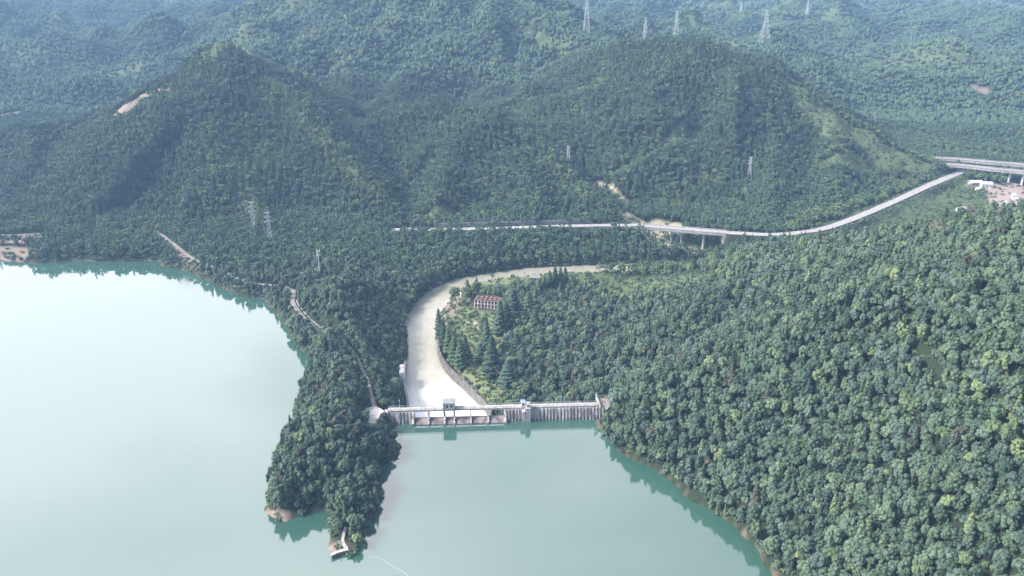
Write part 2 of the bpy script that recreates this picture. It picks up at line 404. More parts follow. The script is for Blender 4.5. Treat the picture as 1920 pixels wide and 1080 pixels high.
# ------------------------------------------------------------------ helpers for objects
def link(o):
    scene.collection.objects.link(o)
    return o
class MB:
    """collects boxes, tubes and sheets and links them as one mesh object"""
    def __init__(self):
        self.v = []; self.f = []; self.mi = []
    def add(self, vs, fs, mi=0):
        n = len(self.v)
        self.v += [tuple(v) for v in vs]
        self.f += [tuple(i + n for i in f) for f in fs]
        self.mi += [mi] * len(fs)
        return self
    def box(self, c, s, ux=(1, 0, 0), uy=(0, 1, 0), uz=(0, 0, 1), mi=0, taper=1.0):
        c = Vector(c); ux, uy, uz = Vector(ux), Vector(uy), Vector(uz)
        vs = []
        for k, t in ((-1, 1.0), (1, taper)):
            for a, b in ((-1, -1), (1, -1), (1, 1), (-1, 1)):
                vs.append(c + ux * (a * s[0] / 2 * t) + uy * (b * s[1] / 2 * t) + uz * (k * s[2] / 2))
        return self.add(vs, [(3, 2, 1, 0), (4, 5, 6, 7), (0, 1, 5, 4), (1, 2, 6, 5), (2, 3, 7, 6), (3, 0, 4, 7)], mi)
    def tube(self, p0, p1, r0, r1=None, n=6, mi=0):
        p0, p1 = Vector(p0), Vector(p1)
        r1 = r0 if r1 is None else r1
        d = (p1 - p0).normalized()
        a = d.orthogonal().normalized(); b = d.cross(a)
        vs = []
        for p, r in ((p0, r0), (p1, r1)):
            for k in range(n):
                t = 2 * math.pi * k / n
                vs.append(p + (a * math.cos(t) + b * math.sin(t)) * r)
        fs = [(k, (k + 1) % n, n + (k + 1) % n, n + k) for k in range(n)]
        fs += [tuple(reversed(range(n))), tuple(range(n, 2 * n))]
        return self.add(vs, fs, mi)
    def prism(self, prof, origin, u, w, length, mi=0):
        """profile (a along w-horizontal, z) swept along u for length"""
        origin, u, w = Vector(origin), Vector(u), Vector(w)
        n = len(prof)
        vs = [origin + w * a + Vector((0, 0, z)) for a, z in prof] + [origin + u * length + w * a + Vector((0, 0, z)) for a, z in prof]
        fs = [(k, (k + 1) % n, n + (k + 1) % n, n + k) for k in range(n)] + [tuple(reversed(range(n))), tuple(range(n, 2 * n))]
        return self.add(vs, fs, mi)
    def build(self, name, mats, parent=None, loc=None, smooth=False):
        me = bpy.data.meshes.new(name)
        me.from_pydata(self.v, [], self.f)
        for m in (mats if isinstance(mats, (list, tuple)) else [mats]):
            me.materials.append(m)
        me.polygons.foreach_set('material_index', self.mi)
        if smooth:
            me.polygons.foreach_set('use_smooth', [True] * len(self.f))
        me.update()
        o = link(bpy.data.objects.new(name, me))
        if parent is not None:
            o.parent = parent
        if loc is not None:
            o.location = loc
        return o
def tag(o, label=None, cat=None, group=None, kind=None):
    if label: o['label'] = label
    if cat: o['category'] = cat
    if group: o['group'] = group
    if kind: o['kind'] = kind
    return o
def empty(name, loc, rz=0.0):
    o = link(bpy.data.objects.new(name, None))
    o.location = loc
    o.rotation_euler = (0, 0, rz)
    o.empty_display_size = 1
    return o
def copy_tree(o, parent=None):
    c = o.copy()
    scene.collection.objects.link(c)
    c.parent = parent
    for ch in list(o.children):
        copy_tree(ch, c)
    return c

def mat(name, col, rough=0.8, noise=None, spec=0.3, bump=None, metallic=0.0):
    """col base colour; noise = (scale, other colour, contrast) mixed in object space"""
    m = bpy.data.materials.new(name)
    m.use_nodes = True
    t = m.node_tree
    b = t.nodes['Principled BSDF']
    b.inputs['Base Color'].default_value = (*col, 1)
    b.inputs['Roughness'].default_value = rough
    b.inputs['Specular IOR Level'].default_value = spec
    b.inputs['Metallic'].default_value = metallic
    if noise or bump:
        tc = N(t, 'ShaderNodeNewGeometry')
        n = N(t, 'ShaderNodeTexNoise')
        n.inputs['Scale'].default_value = (noise or bump)[0]
        n.inputs['Detail'].default_value = 6
        n.inputs['Roughness'].default_value = 0.62
        t.links.new(tc.outputs['Position'], n.inputs['Vector'])
        if noise:
            mr = N(t, 'ShaderNodeMapRange')
            mr.inputs['From Min'].default_value = 0.5 - noise[2]
            mr.inputs['From Max'].default_value = 0.5 + noise[2]
            t.links.new(n.outputs['Fac'], mr.inputs['Value'])
            mx = N(t, 'ShaderNodeMixRGB')
            mx.inputs['Color1'].default_value = (*col, 1)
            mx.inputs['Color2'].default_value = (*noise[1], 1)
            t.links.new(mr.outputs['Result'], mx.inputs['Fac'])
            t.links.new(mx.outputs['Color'], b.inputs['Base Color'])
        if bump:
            bp = N(t, 'ShaderNodeBump')
            bp.inputs['Strength'].default_value = bump[1]
            bp.inputs['Distance'].default_value = bump[2]
            t.links.new(n.outputs['Fac'], bp.inputs['Height'])
            t.links.new(bp.outputs['Normal'], b.inputs['Normal'])
    return m

M = {}
M['concrete'] = mat('concrete', (.34, .33, .32), .85, (.5, (.22, .21, .20), .12))
M['concrete_pale'] = mat('concrete_pale', (.48, .46, .45), .85, (.4, (.30, .28, .27), .12))
M['wall_dark'] = mat('stained_wall_concrete', (.20, .185, .17), .9, (.4, (.10, .092, .085), .12))
M['white_paint'] = mat('white_paint', (.78, .78, .76), .7, (.6, (.6, .6, .58), .15))
M['roof_grey'] = mat('roof_grey', (.30, .31, .30), .8, (.8, (.2, .2, .2), .12))
M['dark_opening'] = mat('dark_opening', (.02, .02, .025), .6)
M['steel'] = mat('galvanised_steel', (.58, .60, .63), .5, spec=.5)
M['white_steel'] = mat('white_steel', (.52, .54, .58), .5, spec=.5)
M['insulator'] = mat('insulator', (.25, .12, .08), .3)
M['blue_paint'] = mat('faded_blue_paint', (.22, .29, .36), .6)
M['red_tile'] = mat('red_tile', (.20, .145, .13), .85, (.6, (.13, .09, .08), .15))
M['brick_pink'] = mat('brick_pink', (.42, .24, .20), .9, (1.2, (.30, .17, .15), .15))
M['asphalt'] = mat('old_concrete_road', (.27, .26, .24), .9, (.35, (.17, .165, .145), .15))
M['dirt'] = mat('dirt_track', (.46, .38, .26), .95, (.4, (.32, .26, .17), .15))
M['ballast'] = mat('railway_deck', (.40, .38, .37), .9, (.3, (.27, .25, .25), .15))
M['trunk'] = mat('bark', (.12, .09, .07), .9)
M['sheet_roof'] = mat('pale_sheet_roof', (.62, .64, .70), .6, (.4, (.50, .50, .56), .12))
M['rock'] = mat('rock', (.28, .20, .16), .95, (.5, (.18, .13, .11), .15), bump=(.8, .6, .5))

def stain_mat(name, c0, c1, sx, sz):
    """weathered concrete with streaks running down it"""
    m = mat(name, c0, .9)
    t = m.node_tree
    b = t.nodes['Principled BSDF']
    g = N(t, 'ShaderNodeNewGeometry')
    mpp = N(t, 'ShaderNodeMapping')
    mpp.inputs['Scale'].default_value = (sx, sx, sz)
    n = N(t, 'ShaderNodeTexNoise')
    n.inputs['Scale'].default_value = 1.0
    n.inputs['Detail'].default_value = 5
    cr = N(t, 'ShaderNodeValToRGB')
    cr.color_ramp.elements[0].position = .42
    cr.color_ramp.elements[0].color = (*c0, 1)
    cr.color_ramp.elements[1].position = .60
    cr.color_ramp.elements[1].color = (*c1, 1)
    t.links.new(g.outputs['Position'], mpp.inputs['Vector'])
    t.links.new(mpp.outputs['Vector'], n.inputs['Vector'])
    t.links.new(n.outputs['Fac'], cr.inputs['Fac'])
    t.links.new(cr.outputs['Color'], b.inputs['Base Color'])
    return m
M['dam_face'] = stain_mat('stained_dam_face', (.55, .52, .51), (.24, .19, .185), .9, .08)
M['sill'] = stain_mat('wet_sill_concrete', (.27, .23, .225), (.13, .105, .10), .35, .3)

# ------------------------------------------------------------------ ground sheet
def axis(lo, hi, step, growth, far_lo, far_hi):
    mid = list(np.arange(lo, hi + step, step))
    a, s = mid[-1], step
    while a < far_hi:
        s = min(s * growth, 700); a += s; mid.append(a)
    a, s = mid[0], step
    while a > far_lo:
        s = min(s * growth, 700); a -= s; mid.insert(0, a)
    return np.array(mid)
gx = axis(-420, 560, 3.0, 1.03, -16000, 16000)
gy = axis(180, 1060, 3.0, 1.012, -3000, 20000)
GX, GY = np.meshgrid(gx, gy)
fx, fy = GX.ravel(), GY.ravel()
GZ = height(fx, fy)
patch_attr = {k: np.zeros(len(fx)) for k in ('soil', 'grass', 'sand')}
def patch_amount(x, y, kinds, grow=1.0):
    a = np.zeros(np.shape(x))
    for line, w, kind in PATCHES:
        if kind not in kinds:
            continue
        w = w * grow
        xs = [p[0] for p in line]; ys = [p[1] for p in line]
        m = (x > min(xs) - 2 * w) & (x < max(xs) + 2 * w) & (y > min(ys) - 2 * w) & (y < max(ys) + 2 * w)
        if not m.any():
            continue
        d, _, _, _ = line_d(x[m], y[m], line)
        d = d + w * 0.35 * fbm(x[m] / (w * .6), y[m] / (w * .6), 77, 3)
        v = np.clip((w - d) / (0.35 * w) + 0.5, 0, 1)
        a[m] = np.maximum(a[m], v)
    return a
def lake_sd(x, y): return poly_sd(x, y, lake)
def build_ground():
    nx, ny = len(gx), len(gy)
    co = np.stack([fx, fy, GZ], 1).astype(np.float32)
    idx = np.arange(nx * ny).reshape(ny, nx)
    q = np.stack([idx[:-1, :-1], idx[:-1, 1:], idx[1:, 1:], idx[1:, :-1]], -1).reshape(-1, 4)
    me = bpy.data.meshes.new('terrain')
    me.vertices.add(len(co)); me.vertices.foreach_set('co', co.ravel())
    me.loops.add(q.size); me.loops.foreach_set('vertex_index', q.ravel())
    me.polygons.add(len(q)); me.polygons.foreach_set('loop_start', np.arange(0, q.size, 4)); me.polygons.foreach_set('loop_total', np.full(len(q), 4))
    me.update(calc_edges=True)
    me.polygons.foreach_set('use_smooth', np.ones(len(q), bool))
    for nm, kinds in (('soil', ('soil', 'redsoil')), ('grass', ('grass', 'scrub', 'field', 'thin')), ('meadow', ('grass',)), ('sand', ('sand',)), ('red', ('redsoil',))):
        a = me.attributes.new(nm, 'FLOAT', 'POINT')
        a.data.foreach_set('value', patch_amount(fx, fy, kinds).astype(np.float32))
    sd = np.minimum(np.abs(lake_sd(fx, fy)), 50)
    a = me.attributes.new('shore', 'FLOAT', 'POINT')
    a.data.foreach_set('value', (np.clip(.5 - sd / 3.0, 0, 1) * (GZ < 1.2)).astype(np.float32))
    m = bpy.data.materials.new('ground')
    m.use_nodes = True
    t = m.node_tree
    b = t.nodes['Principled BSDF']
    b.inputs['Roughness'].default_value = .95
    b.inputs['Specular IOR Level'].default_value = .1
    g = N(t, 'ShaderNodeNewGeometry')
    def noise(scale, det=6):
        n = N(t, 'ShaderNodeTexNoise'); n.inputs['Scale'].default_value = scale; n.inputs['Detail'].default_value = det
        t.links.new(g.outputs['Position'], n.inputs['Vector']); return n
    n1, n2, n3 = noise(.08), noise(.5), noise(.025)
    def mix(f, c1, c2):
        x = N(t, 'ShaderNodeMixRGB')
        for s, v in (('Fac', f), ('Color1', c1), ('Color2', c2)):
            if isinstance(v, tuple): x.inputs[s].default_value = (*v, 1)
            else: t.links.new(v, x.inputs[s])
        return x.outputs['Color']
    def attr(nm):
        a = N(t, 'ShaderNodeAttribute'); a.attribute_name = nm; return a.outputs['Fac']
    litter = mix(n2.outputs['Fac'], (.018, .030, .016), (.040, .052, .028))
    grass = mix(n2.outputs['Fac'], (.055, .088, .042), (.125, .155, .075))
    soil = mix(n2.outputs['Fac'], (.17, .125, .10), (.32, .25, .205))
    sand = mix(n2.outputs['Fac'], (.28, .245, .17), (.44, .40, .29))
    red = mix(n2.outputs['Fac'], (.25, .19, .175), (.40, .33, .30))
    c = mix(attr('grass'), litter, grass)
    c = mix(attr('meadow'), c, mix(n2.outputs['Fac'], (.10, .135, .055), (.24, .255, .13)))
    c = mix(attr('soil'), c, soil)
    c = mix(attr('red'), c, red)
    c = mix(attr('sand'), c, sand)
    c = mix(attr('shore'), c, soil)
    t.links.new(c, b.inputs['Base Color'])
    bp = N(t, 'ShaderNodeBump'); bp.inputs['Strength'].default_value = .6; bp.inputs['Distance'].default_value = .8
    t.links.new(n2.outputs['Fac'], bp.inputs['Height']); t.links.new(bp.outputs['Normal'], b.inputs['Normal'])
    me.materials.append(m)
    return tag(link(bpy.data.objects.new('terrain', me)), kind='structure')
build_ground()

# ------------------------------------------------------------------ water
def water_mat(name, body, ior, rough, ripple):
    m = bpy.data.materials.new(name)
    m.use_nodes = True
    t = m.node_tree
    b = t.nodes['Principled BSDF']
    b.inputs['Base Color'].default_value = (*body, 1)
    b.inputs['Roughness'].default_value = rough
    b.inputs['IOR'].default_value = ior
    b.inputs['Specular IOR Level'].default_value = .5
    g = N(t, 'ShaderNodeNewGeometry')
    n = N(t, 'ShaderNodeTexNoise'); n.inputs['Scale'].default_value = .35; n.inputs['Detail'].default_value = 4
    n2 = N(t, 'ShaderNodeTexNoise'); n2.inputs['Scale'].default_value = .012; n2.inputs['Detail'].default_value = 3
    t.links.new(g.outputs['Position'], n.inputs['Vector']); t.links.new(g.outputs['Position'], n2.inputs['Vector'])
    bp = N(t, 'ShaderNodeBump'); bp.inputs['Strength'].default_value = ripple; bp.inputs['Distance'].default_value = .05
    t.links.new(n.outputs['Fac'], bp.inputs['Height']); t.links.new(bp.outputs['Normal'], b.inputs['Normal'])
    wr = N(t, 'ShaderNodeMapRange'); wr.inputs['From Min'].default_value = .38; wr.inputs['From Max'].default_value = .62
    wr.inputs['To Min'].default_value = rough * .6; wr.inputs['To Max'].default_value = rough * 1.7
    t.links.new(n2.outputs['Fac'], wr.inputs['Value']); t.links.new(wr.outputs['Result'], b.inputs['Roughness'])
    mx = N(t, 'ShaderNodeMixRGB')
    mx.inputs['Color1'].default_value = (*[c * .92 for c in body], 1)
    mx.inputs['Color2'].default_value = (*[min(1, c * 1.10 + .01) for c in body], 1)
    t.links.new(n2.outputs['Fac'], mx.inputs['Fac']); t.links.new(mx.outputs['Color'], b.inputs['Base Color'])
    return m
M['lake'] = water_mat('reservoir_water', (.032, .094, .070), 2.15, .05, .25)

def offset_poly(poly, d, keep):
    out = []
    n = len(poly)
    area = sum(poly[i][0] * poly[(i + 1) % n][1] - poly[(i + 1) % n][0] * poly[i][1] for i in range(n))
    sg = 1 if area > 0 else -1
    for i, p in enumerate(poly):
        if i in keep:
            out.append(p); continue
        a = Vector(p) - Vector(poly[i - 1]); b = Vector(poly[(i + 1) % n]) - Vector(p)
        na = Vector((a.y, -a.x)).normalized() * sg; nb = Vector((b.y, -b.x)).normalized() * sg
        m = (na + nb)
        m = m.normalized() if m.length > .1 else na
        out.append((p[0] + m.x * d, p[1] + m.y * d))
    return out
def flat_sheet(name, poly, z, m):
    mb = MB()
    mb.add([(x, y, z) for x, y in poly], [tuple(range(len(poly)))])
    import bmesh
    bm = bmesh.new()
    vs = [bm.verts.new((x, y, z)) for x, y in poly]
    bm.faces.new(vs)
    bmesh.ops.triangulate(bm, faces=bm.faces[:])
    for f in bm.faces:
        if f.normal.z < 0: f.normal_flip()
    me = bpy.data.meshes.new(name); bm.to_mesh(me); bm.free()
    me.materials.append(m)
    return link(bpy.data.objects.new(name, me))
ndam = len(lake_px)
tag(flat_sheet('water', offset_poly(lake, 4.0, {ndam, ndam + 1}), 0.0, M['lake']), kind='structure')

def river_material():
    m = bpy.data.materials.new('river_water')
    m.use_nodes = True
    t = m.node_tree
    b = t.nodes['Principled BSDF']
    b.inputs['IOR'].default_value = 1.33
    g = N(t, 'ShaderNodeNewGeometry')
    a = N(t, 'ShaderNodeAttribute'); a.attribute_name = 'foam'
    mpv = N(t, 'ShaderNodeMapping'); mpv.inputs['Scale'].default_value = (.16, .05, .16)
    n = N(t, 'ShaderNodeTexNoise'); n.inputs['Scale'].default_value = 1.0; n.inputs['Detail'].default_value = 7; n.inputs['Distortion'].default_value = .6
    t.links.new(g.outputs['Position'], mpv.inputs['Vector']); t.links.new(mpv.outputs['Vector'], n.inputs['Vector'])
    ad = N(t, 'ShaderNodeMath', operation='MULTIPLY_ADD'); ad.inputs[1].default_value = .5
    t.links.new(n.outputs['Fac'], ad.inputs[0]); t.links.new(a.outputs['Fac'], ad.inputs[2])
    cr = N(t, 'ShaderNodeValToRGB')
    cr.color_ramp.elements[0].position = .15; cr.color_ramp.elements[0].color = (.29, .27, .205, 1)
    cr.color_ramp.elements[1].position = 1.0; cr.color_ramp.elements[1].color = (.93, .93, .92, 1)
    e = cr.color_ramp.elements.new(.62); e.color = (.44, .425, .36, 1)
    t.links.new(ad.outputs[0], cr.inputs['Fac']); t.links.new(cr.outputs['Color'], b.inputs['Base Color'])
    rr = N(t, 'ShaderNodeMapRange'); rr.inputs['To Min'].default_value = .12; rr.inputs['To Max'].default_value = .9
    t.links.new(a.outputs['Fac'], rr.inputs['Value']); t.links.new(rr.outputs['Result'], b.inputs['Roughness'])
    n2 = N(t, 'ShaderNodeTexNoise'); n2.inputs['Scale'].default_value = .8; n2.inputs['Detail'].default_value = 6
    t.links.new(g.outputs['Position'], n2.inputs['Vector'])
    bp = N(t, 'ShaderNodeBump'); bp.inputs['Strength'].default_value = .5; bp.inputs['Distance'].default_value = .25
    t.links.new(n2.outputs['Fac'], bp.inputs['Height']); t.links.new(bp.outputs['Normal'], b.inputs['Normal'])
    return m
M['river'] = river_material()
def build_river():
    L = cat([RE0 + (RZ,)] + [P(a, b, RZ) + (RZ,) for a, b in river_l], 3)
    Rr = cat([RE1 + (RZ,)] + [P(a, b, RZ) + (RZ,) for a, b in river_r], 3)
    def res(c, n):
        d = [0]
        for i in range(len(c) - 1): d.append(d[-1] + (c[i + 1] - c[i]).length)
        out = []
        for k in range(n):
            s = d[-1] * k / (n - 1); i = max(j for j in range(len(d)) if d[j] <= s + 1e-6); i = min(i, len(c) - 2)
            f = (s - d[i]) / max(d[i + 1] - d[i], 1e-6)
            out.append(c[i].lerp(c[i + 1], f))
        return out
    n, mcol = 150, 26
    L, Rr = res(L, n), res(Rr, n)
    vs = []; foam = []
    for i in range(n):
        w = (Rr[i] - L[i])
        a, c = L[i] - w.normalized() * 3.5, Rr[i] + w.normalized() * 3.5
        for j in range(mcol):
            p = a.lerp(c, j / (mcol - 1))
            dd = (p.x - DAM_A[0]) * dn.x + (p.y - DAM_A[1]) * dn.y
            fo = float(np.clip(1.22 - dd / 88.0, 0, 1))
            foam.append(fo)
            X, Y = np.array([p.x / 3.0]), np.array([p.y / 3.0])
            z = RZ + fo * (0.7 * float(fbm(X, Y, 4, 3)[0])) + 0.05 * float(vnoise(X * 2, Y * 2, 8)[0]) + 1.8 * max(0, fo - .75)
            vs.append((p.x, p.y, z))
    # carry the first row back under the dam
    fs = [(i * mcol + j, i * mcol + j + 1, (i + 1) * mcol + j + 1, (i + 1) * mcol + j) for i in range(n - 1) for j in range(mcol - 1)]
    mb = MB(); mb.add(vs, fs)
    o = mb.build('river', M['river'], smooth=True)
    at = o.data.attributes.new('foam', 'FLOAT', 'POINT'); at.data.foreach_set('value', foam)
    tag(o, kind='structure')
build_river()
#==PART2==
# ------------------------------------------------------------------ roads, railway and their walls
def strip(name, c, w, m, lift=0.06, z_from=None, kind='structure'):
    vs = []; fs = []
    for i, p in enumerate(c):
        a = c[max(i - 1, 0)]; b = c[min(i + 1, len(c) - 1)]
        t = (b - a); t.z = 0; t.normalize(); n = Vector((-t.y, t.x, 0))
        for k in (-.5, -.17, .17, .5):
            q = p + n * (w * k); vs.append((q.x, q.y, p.z + lift))
    for i in range(len(c) - 1):
        for k in range(3):
            fs.append((i * 4 + k + 1, i * 4 + k, i * 4 + 4 + k, i * 4 + 5 + k))
    mb = MB(); mb.add(vs, fs)
    o = mb.build(name, m)
    if kind: tag(o, kind=kind)
    return o
def ribbon_wall(mb, c, off, thick, z0, z1, mi=0):
    """a wall following a curve, off metres to its left, between z0 and z1 above the curve"""
    rows = []
    for i, p in enumerate(c):
        a = c[max(i - 1, 0)]; b = c[min(i + 1, len(c) - 1)]
        t = (b - a); t.z = 0; t.normalize(); n = Vector((-t.y, t.x, 0))
        q0 = p + n * (off - thick / 2); q1 = p + n * (off + thick / 2)
        rows.append([(q0.x, q0.y, p.z + z0), (q1.x, q1.y, p.z + z0), (q1.x, q1.y, p.z + z1), (q0.x, q0.y, p.z + z1)])
    vs = [v for r in rows for v in r]; fs = []
    for i in range(len(rows) - 1):
        for k in range(4):
            fs.append((i * 4 + k, i * 4 + (k + 1) % 4, i * 4 + 4 + (k + 1) % 4, i * 4 + 4 + k))
    fs += [(3, 2, 1, 0), tuple(len(vs) - 4 + k for k in range(4))]
    mb.add(vs, fs, mi)
strip('road', shore_road, 3.2, M['asphalt'])
strip('track', track, 2.4, M['asphalt'])
strip('railway', rail, 8.6, M['ballast'], .08)
strip('dirt_track', dirt_track, 4.0, M['dirt'], .15)
def sub_curve(c, x0, x1):
    return [p for p in c if x0 <= p.x <= x1]
# viaduct over the gully
bc = sub_curve(rail, BR0 - 3, BR1 + 3)
v = tag(empty('viaduct', (bc[0].x, bc[0].y, 0)), 'long pale concrete viaduct on tall piers crossing the yellow gully', 'bridge')
def as_child(o, par):
    o.parent = par
    o.matrix_parent_inverse = par.matrix_basis.inverted() if par.rotation_euler.z else o.matrix_parent_inverse
    return o
def build_in(mb, name, m, root, **k):
    """vertices given in world coordinates, stored relative to the thing's base"""
    L = root.location; a = -root.rotation_euler.z
    ca, sa = math.cos(a), math.sin(a)
    out = []
    for x, y, z in mb.v:
        x -= L.x; y -= L.y; z -= L.z
        out.append((x * ca - y * sa, x * sa + y * ca, z))
    mb.v = out
    return mb.build(name, m, root, **k)
mb = MB(); ribbon_wall(mb, bc, 0, 9.2, -1.9, -.06); build_in(mb, 'deck', M['concrete_pale'], v)
for s in (-1, 1):
    mb = MB(); ribbon_wall(mb, bc, 4.45 * s, .35, .0, 1.1); build_in(mb, 'parapet', M['concrete_pale'], v)
def near_x(c, x):
    return min(c, key=lambda p: abs(p.x - x))
for px, w in ((1197, 1.5), (1227, 1.3), (1257, 1.5), (1289, 1.5), (1321, 1.8)):
    q = near_x(bc, P(px, 432, 6)[0]); g = hz(q.x, q.y) - 3
    mb = MB(); mb.tube((q.x, q.y, g), (q.x, q.y, q.z - 1.9), w * .75, w * .65, 12)
    build_in(mb, 'pier', M['concrete_pale'], v)
    mb = MB(); mb.box((q.x, q.y, q.z - 2.45), (2.2, 8.0, 1.0)); build_in(mb, 'pier_cap', M['concrete_pale'], v)
for q, sx in ((bc[0], 5), (bc[-1], 7)):
    mb = MB(); mb.box((q.x, q.y, q.z - 5.5), (sx, 9.6, 7.0), taper=.92); build_in(mb, 'abutment', M['concrete_pale'], v)
# retaining walls beside the railway
def wall_thing(name, c, off, thick, z0, z1, m, label, cat='wall', group=None):
    mb = MB(); ribbon_wall(mb, c, off, thick, z0, z1)
    return tag(mb.build(name, m), label, cat, group)
wall_thing('retaining_wall', sub_curve(rail, P(800, 428, 6)[0], BR0 - 4), -4.75, .5, -2.6, .9, M['concrete_pale'], 'long low pale wall along the railway west of the viaduct')
wall_thing('retaining_wall', sub_curve(rail, P(1480, 437, 6)[0], P(1745, 344, 8)[0]), -4.8, .5, -3.0, .9, M['concrete'], 'long pale wall below the railway climbing to the far highway bridge')
wall_thing('slope_wall', sub_curve(rail, P(805, 428, 6)[0], P(1130, 422, 6)[0]), 9.0, .8, -.5, 3.2, M['roof_grey'], 'dark retaining wall at the foot of the middle hill above the railway')
# highway bridges far right
def far_bridge(y0, y1, z, label):
    c = cat([P(1748, y0 - 3, z) + (z,), P(1800, y0, z) + (z,), P(1860, y0 + (y1 - y0) * .55, z) + (z,), P(1920, y1, z) + (z,), P(2060, y1 + 14, z) + (z,)], 8)
    root = tag(empty('highway_bridge', (c[0].x, c[0].y, 0)), label, 'bridge', 'highway bridges over the village')
    mb = MB(); ribbon_wall(mb, c, 0, 10.5, -1.8, 0); build_in(mb, 'deck', M['concrete_pale'], root)
    for s in (-1, 1):
        mb = MB(); ribbon_wall(mb, c, 5.05 * s, .35, .01, 1.15); build_in(mb, 'parapet', M['concrete'], root)
    for k, px in enumerate((1842, 1873, 1889, 1912, 1950, 1990)):
        q = near_x(c, P(px, y0 + 8, z)[0]); g = hz(q.x, q.y) - 2
        mb = MB(); mb.tube((q.x, q.y - 1, g), (q.x, q.y - 1, q.z - 3.0), 1.3, 1.15, 10); build_in(mb, 'pier', M['white_paint'], root)
        mb = MB(); mb.box((q.x, q.y - .5, q.z - 2.4), (2.4, 8.6, 1.2)); build_in(mb, 'pier_cap', M['white_paint'], root)
    q = c[1]
    mb = MB(); mb.box((q.x, q.y, q.z - 5.3), (7, 10.8, 7.0)); build_in(mb, 'abutment', M['concrete_pale'], root)
    # the tarmac
    vs = MB(); ribbon_wall(vs, c, 0, 9.6, .003, .03); build_in(vs, 'carriageway', M['ballast'], root)
far_bridge(310, 322, 16, 'pale highway bridge passing over the village, the nearer of the pair')
far_bridge(299, 309, 17, 'pale highway bridge passing behind its twin, the farther of the pair')

# ------------------------------------------------------------------ dam
ang = math.atan2(dv.y, dv.x)
dam = tag(empty('dam', (DAM_A[0], DAM_A[1], 0), ang), 'long concrete dam with open sluice bays between the reservoir and the foaming river', 'dam')
SA, SB = dam_at(775), dam_at(947)
def dbox(name, s0, s1, o0, o1, z0, z1, m, parent=None, taper=1.0):
    mb = MB(); mb.box(((s0 + s1) / 2, (o0 + o1) / 2, (z0 + z1) / 2), (s1 - s0, o1 - o0, z1 - z0), taper=taper)
    return mb.build(name, m, parent or dam)
dbox('deck', S0, S1, 0, 3.8, 6.3, 7.3, M['concrete_pale'])
for o in (.15, 3.65):
    mb = MB()
    mb.box(((S0 + S1) / 2, o, 8.25), (S1 - S0, .14, .12)); mb.box(((S0 + S1) / 2, o, 7.8), (S1 - S0, .08, .08))
    s = S0 + .1
    while s < S1:
        mb.box((s, o, 7.74), (.16, .16, .90)); s += 2.0
    mb.build('railing', M['concrete_pale'], dam)
def profile(name, s0, s1, prof, m):
    mb = MB(); mb.prism(prof, (s0, 0, 0), (1, 0, 0), (0, 1, 0), s1 - s0)
    return mb.build(name, m, dam)
profile('sill', SA, SB, [(-4.3, -17), (-4.3, .45), (-3.7, .9), (-.9, 2.0), (.6, 2.1), (2.2, 1.5), (6, -4), (12, -14), (15, -17)], M['sill'])
for s0, s1 in ((S0 - 2, SA - .7), (SB + .7, S1 + 2)):
    profile('wall', s0, s1, [(-2.2, -17), (-1.0, -1), (-.1, 6.28), (3.7, 6.28), (4.2, 0), (13, -17)], M['dam_face'])
for px in (775, 804, 834, 852, 883, 915, 947):
    s = dam_at(px); w = 1.3 if px in (775, 947) else .95
    mb = MB(); mb.prism([(-2.2, 3.2), (-.2, 6.29), (3.6, 6.29), (5.0, .5), (5.0, -4), (-4.7, -4), (-4.7, 1.3)], (s - w / 2, 0, 0), (1, 0, 0), (0, 1, 0), w)
    mb.build('pier', M['dam_face'], dam)
s = S0 + 6
rng = random.Random(4)
while s < S1 - 1:
    if not (SA - 1.2 < s < SB + 1.2) and not (dam_at(975) < s < dam_at(998)):
        w = rng.choice((.5, .7, .9))
        mb = MB(); mb.prism([(-2.9, -6), (-2.6, -.5), (-.75, 6.27), (-.05, 6.27), (-.95, -1), (-1.6, -6)], (s, 0, 0), (1, 0, 0), (0, 1, 0), w)
        mb.build('rib', M['dam_face'], dam)
    s += 1.9
# gatehouse
g0, g1 = dam_at(832.5), dam_at(853.5)
gh = dbox('gatehouse', g0, g1, -.9, 4.2, 7.9, 11.2, M['white_paint'])
mb = MB(); mb.box(((g0 + g1) / 2, 1.6, 11.45), (g1 - g0 + 1.1, 6.6, .5)); mb.box(((g0 + g1) / 2, 1.6, 11.8), (g1 - g0 + .4, 5.8, .2)); mb.build('roof', M['roof_grey'], gh)
gw = g1 - g0
for f in (.32, .70):
    mb = MB(); mb.box((g0 + gw * f, -.93, 9.75), (1.15, .06, 1.2)); wn = mb.build('window', M['dark_opening'], gh)
    mb = MB(); mb.box((g0 + gw * f, -1.0, 9.08), (1.4, .2, .12)); mb.build('sill', M['concrete'], gh)
for f in (.02, .98):
    dbox('column', g0 + gw * f - .35, g0 + gw * f + .35, -1.6, -.92, 1.0, 11.15, M['concrete'], gh)
mb = MB()
for k in range(9):
    mb.box((g0 + gw * (.1 + .1 * k), -1.7, 2.9), (.10, .14, 3.4))
for z in (1.7, 3.0, 4.3): mb.box(((g0 + g1) / 2, -1.78, z), (gw * .86, .1, .14))
mb.build('trash_rack', M['sill'], dam)
